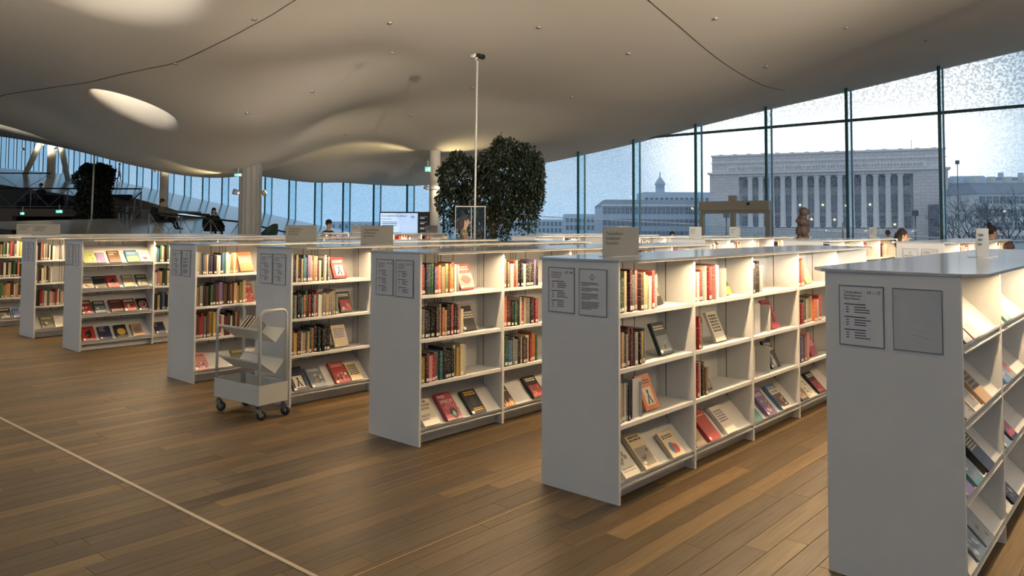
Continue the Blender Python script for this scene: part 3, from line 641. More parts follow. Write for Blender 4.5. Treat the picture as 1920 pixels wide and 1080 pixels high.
FACES= [(2, 0, 0.477, 0.124, 0.19, 'k', 'cream lettering band', 'black paperback with cream lettering'), (2, 1, 0.487, 0.233, 0.21, 'dt', 'photo', 'dark teal novel with pale lettering'), (2, 2, 0.346, 0.202, 0.22, 'o', 'white figure', 'orange book with a white figure on its cover'), (2, 3, 0.025, 0.193, 0.24, 'w', 'grey drawing', 'white book with a grey line drawing'), (2, 3, 0.236, 0.201, 0.25, 'c', 'grey photo', 'cream book with grey photograph and dark blue spine'), (2, 3, 0.572, 0.189, 0.18, 'c', 'red print', 'small cream book with reddish print'), (2, 0, 1.436, 0.129, 0.15, 'k', 'yellow', 'small black and yellow paperback leaning'), (2, 1, 1.297, 0.184, 0.22, 'w', 'black letters', 'white book with black letters leaning alone'), (2, 2, 1.172, 0.087, 0.17, 'k', 'photo', 'dark book leaning at the end of a short row'), (2, 3, 0.932, 0.134, 0.2, 'x', 'photo', 'grey photographic book'), (2, 3, 1.089, 0.173, 0.23, 'r', 'plain', 'plain red book'), (2, 3, 1.318, 0.201, 0.22, 'w', 'purple print', 'white book with purple print and grey spine'), (2, 1, 2.205, 0.234, 0.24, 'r', 'black figure', 'red book with dark figure'), (2, 2, 2.207, 0.244, 0.23, 'k', 'CZYWA|WOMAN', 'black book with white title and a figure'), (2, 3, 1.825, 0.143, 0.18, 't', 'plain', 'teal book at the left of its display shelf'), (2, 3, 1.997, 0.221, 0.22, 'v', 'pattern', 'purple patterned book with yellow spine'), (2, 3, 2.26, 0.236, 0.23, 'b', 'group photo', 'blue book with a group photograph'), (2, 0, 2.96, 0.228, 0.2, 'lg', 'plain', 'light green book leaning aslant'), (2, 2, 3.037, 0.232, 0.17, 'r', 'cream lines', 'red book leaning at the row end'), (2, 3, 2.747, 0.143, 0.2, 'n', 'photo', 'dark blue book with photograph'), (2, 3, 2.914, 0.149, 0.2, 'w', 'spots', 'white book with red and green spots'), (2, 3, 3.101, 0.221, 0.22, 'k', 'red photo', 'black book with dark red picture'), (3, 0, 0.458, 0.171, 0.21, 'r', 'red shape', 'red and grey book with big red shape'), (3, 1, 0.496, 0.173, 0.22, 'k', 'grey border', 'black book with pale border'), (3, 3, 0.033, 0.179, 0.22, 'w', "WHY I'M|NO LONGER|TALKING||ABOUT|RACE", 'white book about race with black block title'), (3, 3, 0.255, 0.19, 0.24, 'cr', 'FREE|SPEECH!', 'crimson free speech book with dark oval emblem'), (3, 3, 0.531, 0.179, 0.22, 'k', 'gold', 'black book with gold title'), (3, 3, 0.93, 0.131, 0.21, 'k', 'flames', 'black book with yellow flames'), (3, 3, 1.272, 0.178, 0.22, 'k', 'red photo', 'black and red picture book'), (4, 0, 0.495, 0.151, 0.21, 'r', 'white figure', 'red book with a pale figure and lettering'), (4, 1, 0.578, 0.141, 0.2, 'dg', 'red photo', 'dark green and red book'), (4, 2, 0.517, 0.157, 0.21, 'c', 'purple print', 'cream book with dark print on a stand'), (4, 3, 0.028, 0.185, 0.25, 'n', 'white figure', 'navy book with white picture panel'), (4, 3, 0.219, 0.181, 0.22, 'bg', 'pattern', 'blue grey book with pale clouds'), (4, 3, 0.446, 0.215, 0.23, 'r', 'pattern', 'red patterned book'), (4, 3, 0.673, 0.13, 0.2, 'c', 'black letters', 'cream book with dark block lettering'), (5, 0, 0.521, 0.155, 0.22, 'o', 'grey band', 'orange and grey book'), (5, 1, 0.583, 0.112, 0.2, 'r', 'pattern', 'orange red book'), (5, 3, 0.026, 0.151, 0.21, 'p', 'pattern', 'pink book with purple lower half'), (5, 3, 0.457, 0.158, 0.2, 'ol', 'pattern', 'olive and black book'), (6, 0, 0.024, 0.157, 0.2, 'lg', 'spots', 'pale green book with yellow spots'), (6, 0, 0.188, 0.103, 0.17, 'v', 'plain', 'lilac book'), (6, 0, 0.336, 0.145, 0.2, 'br', 'WOLLA|LEIRI', 'brown book with large white letters'), (6, 0, 0.555, 0.15, 0.2, 'b', 'yellow', 'sky blue book with yellow lower half'), (6, 0, 0.726, 0.119, 0.18, 'w', 'red print', 'white book with red and blue picture'), (6, 1, 0.014, 0.144, 0.2, 'bg', 'photo', 'blue grey landscape book'), (6, 1, 0.171, 0.141, 0.2, 'k', 'plain', 'plain black book'), (6, 1, 0.325, 0.138, 0.2, 'r', 'black figure', 'red book with black pattern'), (6, 1, 0.523, 0.142, 0.2, 'x', 'photo', 'grey book with dark picture'), (6, 1, 0.699, 0.146, 0.2, 'dg', 'photo', 'dark green book'), (6, 2, 0.022, 0.131, 0.22, 'm', 'red photo', 'dark maroon book with pale and red picture'), (6, 2, 0.173, 0.147, 0.2, 'dg', 'photo', 'dark green book with portrait'), (6, 2, 0.372, 0.152, 0.2, 'm', 'plain', 'plain maroon book'), (6, 2, 0.537, 0.156, 0.2, 'br', 'red photo', 'brown book with reddish picture'), (6, 2, 0.721, 0.139, 0.2, 'k', 'pink ring', 'black book with pink ring'), (6, 3, 0.037, 0.163, 0.22, 'r', 'black figure', 'red and black book'), (6, 3, 0.245, 0.149, 0.2, 'n', 'LUOPA|NERO|SURPIS', 'navy book with white block letters'), (6, 3, 0.446, 0.147, 0.2, 'k', 'gold disc', 'black book with a golden disc'), (6, 3, 0.654, 0.137, 0.19, 'tn', 'blue disc', 'tan book with a blue disc'), (6, 3, 0.953, 0.136, 0.19, 'n', 'IO|FE', 'dark blue book with pale letters'), (7, 3, 0.085, 0.182, 0.21, 'ol', 'photo', 'olive green book with a street picture'), (7, 3, 0.281, 0.104, 0.2, 'w', 'plain', 'white book'), (8, 3, 0.066, 0.158, 0.2, 'k', 'photo', 'dark book with pale picture'), (8, 3, 0.253, 0.095, 0.18, 'b', 'red print', 'blue and rust coloured book')]
ENDS= [(2, 0, 0.467), (2, 0, 1.419), (2, 1, 2.184), (2, 2, 2.166), (2, 0, 2.041), (2, 1, 0.324), (2, 2, 0.286), (3, 0, 0.418), (4, 1, 0.348), (7, 0, 0.352)]
WHICH = {1:'rightmost bookcase',2:'second bookcase from right',3:'third bookcase from right',4:'bookcase behind trolley',5:'bookcase left of trolley',6:'bookcase with face-out bay',7:'second bookcase from left',8:'leftmost bookcase'}
LVN = ['top shelf','second shelf','third shelf','bottom shelf']
cover = MB().box(0,.09,0,1,0,1).box(.91,1,0,1,0,1).add([(.09,0,0),(.91,0,0),(.91,.02,0),(.09,.02,0),(.09,0,1),(.91,0,1),(.91,.02,1),(.09,.02,1)], [(0,3,2,1),(4,5,6,7),(0,1,5,4),(2,3,7,6)])
COVER = cover.mesh('book', M_book); PAGES = MB().box(.09,.91,.02,.985,.012,.985).mesh('page_block', M_pages)
STICK = MB().box(.12,.88,-.004,0,.05,.15).mesh('spine_label', M_label)
solid = MB()
def place_book(M, x, t, d, h, colr, label=None, lean=0, dark=False, y=0):
    """one upright book, spine towards -y"""
    Mb = M @ Matrix.Translation((x, y, 0)) @ Matrix.Rotation(lean, 4, 'Y') @ Matrix.Diagonal((t, d, h, 1))
    if label is None:
        solid.col = colr; solid.add([Mb @ Vector(q) for q in ((0,0,0),(1,0,0),(1,1,0),(0,1,0),(0,0,1),(1,0,1),(1,1,1),(0,1,1))], [(4,5,6,7),(0,1,5,4),(1,2,6,5),(3,0,4,7)])
        if random.random() < .6:
            solid.col = (.72,.70,.64); solid.add([Mb @ Vector(q) for q in ((.15,-.01,.05),(.85,-.01,.05),(.85,-.01,.15),(.15,-.01,.15))], [(0,1,2,3)])
        return
    o = link('book', COVER, M=Mb, color=colr); tag(o, label, 'book', None)
    link('page_block', PAGES, o)
    if random.random() < .75: link('spine_label', STICK, o)
    return o
rb = random.Random(11); counts = {}
def words_size(t, h):
    return 'thick' if t > .036 else 'slim' if t < .019 else 'tall' if h > .232 else 'short' if h < .19 else 'medium'
for (r, l, s0, s1, cols) in RUNS:
    cols = cols.split(); n_ = len(cols); ws = [rb.uniform(.6,1.35) for _ in cols]; k = (s1-s0)/sum(ws); x = s0
    bay = int((s0+.02)/BAY); cell = (r, bay, l)
    M = CASE[r][1] @ Matrix.Translation((0, -DEP, LV[l]))
    hb = rb.uniform(.195,.215)
    for c, w_ in zip(cols, ws):
        t = w_*k; h = min(.28, hb*rb.uniform(.9,1.18)); d = rb.uniform(.135,.17); kk = rb.uniform(.55,1.0); colr = tuple(min(1, v*kk) for v in PC[c])
        counts[cell] = counts.get(cell, 0)+1
        lab = None
        if r in (2,3,4): lab = '%s %s book, %s from left, %s, %s bay, %s' % (words_size(t, h), CNAME[c], ORD[counts[cell]-1], LVN[l], ORD[bay], WHICH[r])
        y = rb.uniform(.016,.045)
        o = place_book(M, x+.0008, t-.0016, d, h, colr, lab, y=y)
        x += t
    # books of the other face of the row showing above and behind
    if r in (3,4,5,7,8) and rb.random() < .8:
        xx = s0
        while xx < s1-.03:
            t = rb.uniform(.016,.04); h = rb.uniform(.2,.27); cc = PC[rb.choice(('k','r','w','tn','n','br','x','o','c'))]
            place_book(M, xx, t-.001, .14, h, cc, None, y=.37); xx += t
# far rows: only a few spines show between the worktops
for r in (3,4,5,6,7,8,9,12,13,14,15,16,17,18,19):
    for k in range(0 if r > 8 else 2, 5 if r < 17 else 3):
        if rb.random() < (.55 if r < 12 else .85):
            M = CASE[r][1] @ Matrix.Translation((0, -DEP, LV[0])); x = k*BAY+.03+rb.uniform(0,.3); e_ = min(k*BAY+.87, x+rb.uniform(.1,.5))
            while x < e_:
                t = rb.uniform(.015,.04); place_book(M, x, t-.001, .15, rb.uniform(.19,.26), PC[rb.choice(('w','c','k','r','br','tn','o','n','x','m','c','w'))], None, y=.03); x += t
o = solid.build('distant_books', M_tone); tag(o, 'rows of small books in the far bookcases', 'books', kind='stuff')

# face-out books
INK = {k: mat('cover_ink_'+CNAME[k].replace(' ', '_'), PC[k], .4) for k in PAL}
M_gold = mat('cover_ink_gold', '#c9a13c', .35)
def face_book(M, w_, h_, t, ck, art, label, seed):
    """closed book, front cover facing -y, spine on the left (-x) side; origin at bottom left of the back cover"""
    r_ = random.Random(seed); root = empty('book', M=M); tag(root, label, 'book')
    b_ = MB().box(0,w_,-t,-t+.003,0,h_).box(0,w_,-.003,0,0,h_).box(0,.003,-t,0,0,h_)
    bevel(b_.build('cover', INK[ck], root), .0008, 1)
    MB().box(.003,w_-.004,-t+.003,-.003,.003,h_-.003).build('page_block', M_pages, root)
    y = -t-.0006; light = sum(PC[ck]) > .9
    pal = [k for k in ('k','w','r','y','b','o','tn','n','p','lg','t') if k != ck]
    fg = 'k' if light else 'w'
    mats = []; a = MB()
    def mi(k):
        m = M_gold if k == 'gold' else INK[k]
        if m not in mats: mats.append(m)
        return mats.index(m)
    def bar(x0,x1,z0,z1,k): a.quad((x0*w_,y,z0*h_),(x1*w_,y,z0*h_),(x1*w_,y,z1*h_),(x0*w_,y,z1*h_), mi(k))
    def blob(cx,cz,rx,rz,k,n=14,dy=0): a.add([(w_*(cx+rx*math.cos(2*PI*j/n)), y-.0002-dy, h_*cz+w_*rz*math.sin(2*PI*j/n)) for j in range(n)], [tuple(range(n))], mi(k))
    def title(z0, k, n=2, hh=.055, x0=.12):
        for q in range(n): 
            x = x0
            while x < .85:
                e_ = x+r_.uniform(.06,.16); bar(x, min(e_,.88), z0-q*(hh+.03), z0-q*(hh+.03)+hh, k); x = e_+.03
    if art == 'plain': title(.82, fg, 1, .03)
    elif '|' in art:
        L_ = art.split('|'); k_ = 'w' if ck in ('cr','k','br','n') else 'k'; sz = .15 if len(L_) < 3 else .12
        z = .86 if len(L_) > 2 else .80
        for q in L_:
            if q: text_into(a, q, w_*.08, z*h_, h_*sz, mi(k_), y=y-.0003, wmax=w_*.84, squeeze=1.0)
            z -= sz+.01 if len(L_) > 2 else sz+.03
        if 'FREE' in art:
            blob(.6,.22,.24,.30,'k'); blob(.6,.22,.10,.14,'t',12,.0002); blob(.6,.24,.04,.05,'w',10,.0004)
            for q in range(7):
                an = .3+q*.35; a.add([(w_*(.6+.27*math.cos(an)), y, h_*.22+w_*.33*math.sin(an)), (w_*(.6+.5*math.cos(an-.07)), y, h_*.22+w_*.6*math.sin(an-.07)), (w_*(.6+.5*math.cos(an+.07)), y, h_*.22+w_*.6*math.sin(an+.07))], [(0,1,2)], mi('p'))
            bar(0,1,0,.07,'p')
        if 'WOMAN' in art: blob(.45,.38,.13,.17,'tn'); blob(.45,.16,.26,.28,'x'); blob(.45,.2,.06,.2,'w',10,.0002)
    elif art in ('photo','red photo','grey photo','group photo'):
        bar(.08,.92,.08,.58,{'photo':r_.choice(('x','tn','bg')),'red photo':'r','grey photo':'x','group photo':'br'}[art]); title(.84, fg, 2, .05)
        for q in range(5): blob(r_.uniform(.2,.8), r_.uniform(.16,.48), r_.uniform(.04,.13), r_.uniform(.05,.14), r_.choice(('k','w','tn','x','br')), 9)
        if art == 'group photo': bar(0,1,.6,.8,'w'); title(.66,'n',1,.08); bar(.0,1,0,.1,'w')
    elif art == 'pattern':
        for q in range(16): blob(r_.uniform(.12,.88), r_.uniform(.1,.6), r_.uniform(.03,.09), r_.uniform(.03,.1), r_.choice(('w','k','p','x','tn')), 8)
        title(.85, fg, 2, .04)
    elif art in ('white figure','black figure','red shape','grey drawing','purple print','red print','black letters','spots','flames','yellow','gold','gold disc','blue disc','pink ring','cream lines','cream lettering band','grey border','grey band'):
        if art == 'white figure': bar(.2,.8,.12,.62,'w'); blob(.5,.5,.07,.09,'k',10,.0002); a.add([(w_*.5,y-.0004,h_*.48),(w_*.3,y-.0004,h_*.16),(w_*.42,y-.0004,h_*.16),(w_*.5,y-.0004,h_*.36),(w_*.58,y-.0004,h_*.16),(w_*.7,y-.0004,h_*.16)], [(0,1,2,3),(0,3,4,5)], mi('k'))
        if art == 'white figure' and ck != 'n': title(.8, 'k' if ck == 'o' else 'w', 2, .04)
        if art == 'black figure': blob(.5,.4,.24,.34,'k'); blob(.62,.62,.12,.14,'k'); blob(.42,.36,.08,.1,'r',9,.0002); title(.84, 'k', 1)
        if art == 'red shape': bar(0,1,.05,.62,'x'); a.add([(w_*p_,y-.0003,h_*q_) for p_,q_ in ((.15,.4),(.4,.56),(.75,.5),(.9,.34),(.6,.2),(.3,.26))], [tuple(range(6))], mi('r')); title(.84,'w',2,.06); bar(.1,.9,.08,.14,'w'); blob(.8,.55,.1,.08,'w')
        if art == 'grey drawing':
            for q in range(6): blob(.5+.2*math.cos(q), .5+.12*math.sin(q*1.7), .12, .1, 'x', 9); 
            title(.2,'x',2,.03)
        if art == 'purple print': title(.78,'v',5,.06)
        if art == 'red print': title(.8,'m',2,.05); blob(.4,.34,.2,.26,'b'); blob(.6,.3,.2,.22,'r',12,.0002)
        if art == 'black letters': title(.82,'k',6,.07)
        if art == 'spots':
            for q in range(11): blob(r_.uniform(.15,.85), r_.uniform(.1,.8), .07, .07, r_.choice(('r','y','g','y')), 9)
        if art == 'flames':
            for q in range(7): x = .1+q*.13; a.add([(w_*(x-.09),y,0),(w_*(x+.09),y,0),(w_*(x+r_.uniform(-.06,.1)),y,h_*r_.uniform(.16,.36))], [(0,1,2)], mi('y' if q % 2 else 'o'))
            title(.66,'w',1,.03)
        if art == 'yellow': bar(0,1,0,.42,'y'); title(.74,'w' if ck != 'b' else 'c',2,.05)
        if art == 'gold': title(.86,'gold',2,.06,.15); blob(.5,.5,.2,.26,'dt'); title(.2,'gold',2,.04,.25)
        if art == 'gold disc': blob(.5,.45,.36,.36,'gold',22); blob(.5,.45,.2,.2,'y',18,.0002)
        if art == 'blue disc': blob(.5,.48,.34,.34,'b',22); blob(.5,.48,.2,.2,'o',18,.0002); blob(.5,.48,.1,.1,'n',14,.0004)
        if art == 'pink ring': blob(.5,.5,.36,.4,'p',20); blob(.5,.5,.24,.27,'k',18,.0002); blob(.45,.52,.12,.12,'p',12,.0004)
        if art == 'cream lines': title(.75,'c',5,.035)
        if art == 'cream lettering band': bar(.1,.9,.3,.72,'tn'); title(.58,'k',3,.07,.16)
        if art == 'grey border': bar(0,.1,0,1,'x'); bar(.9,1,0,1,'x'); bar(0,1,.9,1,'x'); title(.62,'w',3,.06,.24)
        if art == 'grey band': bar(0,1,.42,.8,'x'); title(.66,'w',2,.04)
    if a.f: a.build('cover_print', mats, root)
    if r_.random() < .5: MB().box(w_*.04,w_*.2,-t-.0008,-t,.01,.03).build('spine_label', M_label, root)
    return root
TILT_S = math.atan2(.225, .235)
def put_face(r, l, s, w_, h_, ck, art, desc, seed, sloped, extra=0):
    bay = int(s/BAY); t = random.Random(seed).uniform(.018,.032)
    label = desc + ', ' + LVN[l] + ', ' + WHICH[r]
    if sloped:
        M = CASE[r][1] @ Matrix.Translation((s, -DEP+.014+extra, LV[l]+.0025+extra)) @ Matrix.Rotation(-TILT_S, 4, 'X')
        return face_book(M, w_, min(h_, .245), t, ck, art, label, seed)
    M = CASE[r][1] @ Matrix.Translation((s, -DEP+.075, LV[l]+.001)) @ Matrix.Rotation(math.radians(-24), 4, 'X') @ Matrix.Translation((0,-.001,.004))
    face_book(M, w_, h_, t, ck, art, label, seed)
    # small white easel behind it
    Ms = CASE[r][1] @ Matrix.Translation((s+w_*.25, -DEP+.075, LV[l]))
    e_ = empty('book_stand', M=Ms); tag(e_, 'small white easel behind the %s, %s, %s' % (' '.join(desc.split()[:4]), LVN[l], WHICH[r]), 'stand')
    MB().box(0,w_*.5,-.05,.10,0,.002).build('foot', M_white, e_)
    mb = MB(); hh = h_*.7; k = math.tan(math.radians(24))
    mb.add([(0,.004,.002),(w_*.5,.004,.002),(w_*.5,.004+hh*k,hh),(0,.004+hh*k,hh),(0,.006,.002),(w_*.5,.006,.002),(w_*.5,.006+hh*k,hh),(0,.006+hh*k,hh)], [(0,1,2,3),(7,6,5,4),(0,4,5,1),(1,5,6,2),(2,6,7,3),(3,7,4,0)])
    mb.build('rest', M_white, e_)
for i, (r, l, s, w_, h_, ck, art, desc) in enumerate(FACES):
    e_ = s+w_; w_ = max(.1, min(w_, .158)); s = e_-w_
    put_face(r, l, s, w_, h_, ck, art, desc, 100+i, l == 3 or (r == 6 and s < BAY))
# the rightmost bookcase: sloping display on every level
P1F = [(0,.02,.14,'bg','photo','blue grey book'),(0,.20,.17,'p','pattern','lilac patterned book with brown spine'),(0,1.02,.16,'t','plain','green spined book'),(0,.93,.075,'c','plain','narrow cream leaflet'),
 (1,.03,.15,'x','pattern','grey white picture book'),(1,.21,.15,'w','photo','pale blue and white book'),(1,.42,.17,'tn','black letters','tan book with dark lettering'),(1,1.02,.15,'b','pattern','blue picture book'),(1,1.2,.16,'x','red print','grey book with reddish print'),
 (2,.02,.14,'v','pattern','dark purple picture book'),(2,.19,.15,'t','photo','teal picture book'),(2,.45,.16,'k','cream lines','thick black book with cream lines'),(2,.96,.15,'bg','photo','blue and orange book'),(2,1.16,.16,'k','red photo','black book with maroon picture'),
 (3,.03,.15,'w','plain','pale book at the floor end'),(3,.21,.17,'bg','pattern','slate blue patterned book'),(3,.42,.17,'bg','photo','slate blue book with picture'),(3,.95,.15,'w','pattern','white patterned book'),(3,1.14,.16,'k','pattern','black patterned book')]
for i, (l, s, w_, ck, art, desc) in enumerate(P1F): put_face(1, l, s, w_, random.Random(i).uniform(.2,.24), ck, art, desc, 300+i, True)
# white metal book-ends
BE = MB().box(0,.002,0,.14,0,.21).box(-.09,.002,0,.1,0,.0015).mesh('bookend', M_white)
for i, (r, l, s) in enumerate(ENDS):
    o = link('bookend', BE, M=CASE[r][1] @ Matrix.Translation((s+.004, -DEP+.03, LV[l]))); tag(o, 'white metal book-end closing the row, %s, %s bay, %s' % (LVN[l], ORD[int(s/BAY)], WHICH[r]), 'bookend')
BK = MB().box(0,.10,0,.003,0,.235).box(0,.10,0,.12,0,.0015).mesh('blank_display_plate', M_white)
for (r, l, s, tx) in ((2,0,1.25,'top shelf'),(2,1,1.83,'second shelf'),(2,1,1.94,'second shelf, right-hand one'),(2,2,1.84,'third shelf'),(2,2,.22,'third shelf, first bay'),(2,0,3.72,'top shelf of the last bay')):
    o = link('display_plate', BK, M=CASE[r][1] @ Matrix.Translation((s, -DEP+.05, LV[l]))); tag(o, 'blank white display plate, %s, second bookcase from right' % tx, 'display plate')

# ------------------------------------------------------------------ book trolley
TR = empty('book_trolley', (-2.215, 6.606, 0), math.atan2(-.37,.50)); tag(TR, 'empty white steel book trolley with two V trays on casters', 'trolley')
# local x = length (left frame to right frame), local y = away from the viewer
LX, LY = .30, .13
Minv = None
def hoop(x, zt):
    r = .05; p = [(x,-LY,.13)]
    p += [(x,-LY,zt-r)] + [(x,-LY+r-r*math.cos(a),zt-r+r*math.sin(a)) for a in (.4,.8,1.2)] + [(x,-LY+r,zt),(x,LY-r,zt)] + [(x,LY-r+r*math.sin(a),zt-r+r*math.cos(a)) for a in (.4,.8,1.2)] + [(x,LY,zt-r),(x,LY,.13)]
    return MB().tube(p, .0125, 10).build('end_frame', M_cart, TR)
hoop(-LX, .885); hoop(LX, .885)
def vtray(z, name):
    # two boards meeting in a V, running the length; ends left open
    m = MB(); tt = .003
    m.add([(-LX+.012,-LY,z),(LX-.012,-LY,z),(LX-.012,.03,z-.115),(-LX+.012,.03,z-.115),(-LX+.012,-LY,z-tt),(LX-.012,-LY,z-tt),(LX-.012,.03,z-.115-tt),(-LX+.012,.03,z-.115-tt)], [(0,1,2,3),(7,6,5,4),(0,4,5,1),(1,5,6,2),(3,7,4,0)])
    m.add([(-LX+.012,.03,z-.115),(LX-.012,.03,z-.115),(LX-.012,LY,z-.005),(-LX+.012,LY,z-.005),(-LX+.012,.03,z-.115-tt),(LX-.012,.03,z-.115-tt),(LX-.012,LY,z-.005-tt),(-LX+.012,LY,z-.005-tt)], [(0,1,2,3),(7,6,5,4),(1,5,6,2),(2,6,7,3),(3,7,4,0)])
    m.box(-LX+.012,LX-.012,-LY-.004,-LY+.004,z-.012,z+.004); m.box(-LX+.012,LX-.012,LY-.004,LY+.004,z-.017,z-.001)
    m.build(name, M_cart, TR)
vtray(.735, 'upper_tray'); vtray(.475, 'lower_tray')
bx = MB(); tk = .004; z0, z1 = .125, .285
bx.box(-LX-.014,LX+.014,-LY-.014,LY+.014,z0,z0+tk)
for a in ((-LX-.014,LX+.014,-LY-.014,-LY-.014+tk),(-LX-.014,LX+.014,LY+.014-tk,LY+.014),(-LX-.014,-LX-.014+tk,-LY-.014,LY+.014),(LX+.014-tk,LX+.014,-LY-.014,LY+.014)): bx.box(*a, z0, z1)
bevel(bx.build('base_tub', M_cart, TR), .002, 2)
for sx in (-1, 1):
    for sy in (-1, 1):
        cst = MB().lathe([(.001,.125),(.022,.125),(.022,.11),(.012,.105),(.012,.09),(.001,.09)], 12, M=Matrix.Translation((sx*(LX-.02),sy*(LY-.01),0)))
        yaw = {(-1,-1):.5,(1,-1):.9,(1,1):.4,(-1,1):1.2}[(sx,sy)]
        Mc = Matrix.Translation((sx*(LX-.02),sy*(LY-.01),0)) @ Matrix.Rotation(yaw,4,'Z')
        for q in (-1, 1): cst.prism([(-.022,.098),(.022,.098),(.036,.038),(.016,.034)], -.0015, .0015, M=Mc @ Matrix.Translation((0,q*.018,0)) @ Matrix.Rotation(PI/2,4,'X'))
        c_o = cst.build('caster', M_steel, TR)
        wh = MB().lathe([(.008,-.013),(.034,-.013),(.0385,-.009),(.040,0),(.0385,.009),(.034,.013),(.008,.013)], 20, 0, M=Mc @ Matrix.Translation((.025,0,.0405)) @ Matrix.Rotation(PI/2,4,'X'))
        wh.lathe([(.001,-.015),(.02,-.015),(.02,.015),(.001,.015)], 12, 1, M=Mc @ Matrix.Translation((.025,0,.0405)) @ Matrix.Rotation(PI/2,4,'X'))
        wh.build('wheel', [M_rubber, M_steel], c_o)
# a few books lying in the upper tray
for i, (x, t, c) in enumerate(((-.12,.022,'x'),(-.075,.02,'br'),(-.03,.024,'tn'),(.012,.016,'x'))):
    Mt = TR.matrix_basis @ Matrix.Translation((x,-.03+.012,.655)) @ Matrix.Rotation(math.radians(52),4,'X')
    Mt = Matrix.Translation((-2.215,6.606,0)) @ Matrix.Rotation(math.atan2(-.37,.50),4,'Z') @ Matrix.Translation((x,.032,.628)) @ Matrix.Rotation(math.radians(46),4,'X')
    o = link('book', COVER, M=Mt @ Matrix.Diagonal((t,.14,.12,1)), color=PC[c]); tag(o, '%s small %s book lying in the upper tray of the trolley' % (ORD[i], CNAME[c]), 'book', 'books in the trolley tray'); link('page_block', PAGES, o)

# ------------------------------------------------------------------ trees indoors
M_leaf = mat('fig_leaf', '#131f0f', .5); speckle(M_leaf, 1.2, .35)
M_bark = mat('bark', '#5a4a3a', .8); M_pot = mat('planter_grey', '#4c4a47', .6)
def P(px, py, Y):
    """offline helper kept for readability: world point on a sight line at depth Y"""
    return Vector(((px-960)/1443*Y, Y, 1.596-(py-423)/1443*Y))
def leafy_tree(name, loc, blobs, nl, label, leaf=.075, seed=1, drop=.5, loose=None):
    r = random.Random(seed); root = empty(name, loc); tag(root, label, 'tree')
    cs = [Vector(b[0]) for b in blobs]; zc = min(c.z-b[1][2] for c, b in zip(cs, blobs))
    MB().lathe([(.001,0),(.42,0),(.5,.55),(.46,.55),(.44,.48),(.001,.48)], 24).build('planter', M_pot, root)
    tk = MB(); tk.tube([(0,0,.45),(.04,.02,1.0),(-.02,.0,1.6),(.02,0,2.2)], [.09,.075,.07,.06], 8)
    for c in cs: tk.tube([(.0,0,1.5),tuple(c*.6+Vector((0,0,.7))),tuple(c)], [.055,.04,.015], 6)
    tk.build('trunk', M_bark, root)
    m = MB(); tot = sum(b[2] for b in blobs)
    for (c, rad, wt) in blobs:
        for _ in range(int(nl*wt/tot)):
            d = Vector((r.gauss(0,1), r.gauss(0,1), r.gauss(0,1))).normalized(); k = r.uniform(.62,1.0)**.6*(1+.12*math.sin(5*d.x+3*d.z)+.08*math.sin(9*d.y+4*d.z))
            p = Vector(c)+Vector((d.x*rad[0], d.y*rad[1], d.z*rad[2]))*k
            if d.z < -.1: p.z -= r.random()**2*drop*(-d.z)
            ax = Vector((d.x*.6+r.gauss(0,.35), d.y*.6+r.gauss(0,.35), -.75+r.gauss(0,.35))).normalized(); sd_ = ax.cross(Vector((r.gauss(0,1), r.gauss(0,1), r.gauss(0,1)))).normalized()
            L = leaf*r.uniform(.7,1.4); W_ = L*.26; mid = p+ax*L*.5
            m.add([p, mid+sd_*W_, p+ax*L, mid-sd_*W_], [(0,1,2,3)])
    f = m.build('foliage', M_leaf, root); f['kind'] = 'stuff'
    return root
TY = 18.0
def rel(px, py, Y, base): q = P(px, py, Y); return (q.x-base[0], q.y-base[1], q.z)
tb = (P(925,423,TY).x, TY, 0)
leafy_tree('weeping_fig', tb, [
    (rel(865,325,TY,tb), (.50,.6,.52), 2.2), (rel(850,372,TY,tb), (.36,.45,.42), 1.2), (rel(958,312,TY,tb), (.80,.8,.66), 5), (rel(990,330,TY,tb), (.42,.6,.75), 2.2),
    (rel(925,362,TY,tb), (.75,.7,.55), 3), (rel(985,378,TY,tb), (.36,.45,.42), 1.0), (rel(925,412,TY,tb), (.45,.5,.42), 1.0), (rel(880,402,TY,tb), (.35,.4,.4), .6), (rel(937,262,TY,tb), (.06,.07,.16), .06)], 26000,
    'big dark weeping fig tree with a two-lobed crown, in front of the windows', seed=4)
TY2 = 34.5; tb2 = (P(178,423,TY2).x, TY2, 0)
leafy_tree('weeping_fig', tb2, [
    (rel(176,335,TY2,tb2), (.78,.75,.62), 3), (rel(190,325,TY2,tb2), (.5,.55,.42), 1.6), (rel(178,375,TY2,tb2), (.76,.7,.75), 3), (rel(180,415,TY2,tb2), (.78,.7,.85), 3), (rel(165,318,TY2,tb2), (.3,.35,.25), .5)], 17000,
    'dark bushy tree at left in front of the raised platform', leaf=.11, seed=6)

# camera poles
M_pole = mat('pole_white', '#b9b6b2', .4)
def pole(loc, ztop, rad, label, s=1):
    root = empty('camera_pole', loc); tag(root, label, 'pole')
    MB().tube([(0,0,0),(.05*s,0,ztop)], rad, 10).build('mast', M_pole, root)
    MB().lathe([(.001,0),(.22,0),(.22,.015),(.03,.03),(.03,.08)], 20).build('foot', M_pole, root)
    h = MB().tube([(.02*s,0,ztop-.02),(.02*s,0,ztop+.05),(.13*s,-.05,ztop+.10)], .022*s, 8); h.build('bracket', M_pole, root)
    b_ = MB().tube([(.02*s,.05,ztop+.13),(.19*s,-.10,ztop+.06)], [.055*s,.055*s], 12); b_.build('sensor', M_black, root)
    MB().tube([(-.10*s,.04,ztop+.10),(.04*s,.02,ztop+.13)], [.045*s,.045*s], 12).build('lamp_head', M_pole, root)
q = P(889,423,16.6); pole((q.x,q.y,0), P(898,112,16.6).z, .022, 'thin white pole with a black camera in front of the big tree')
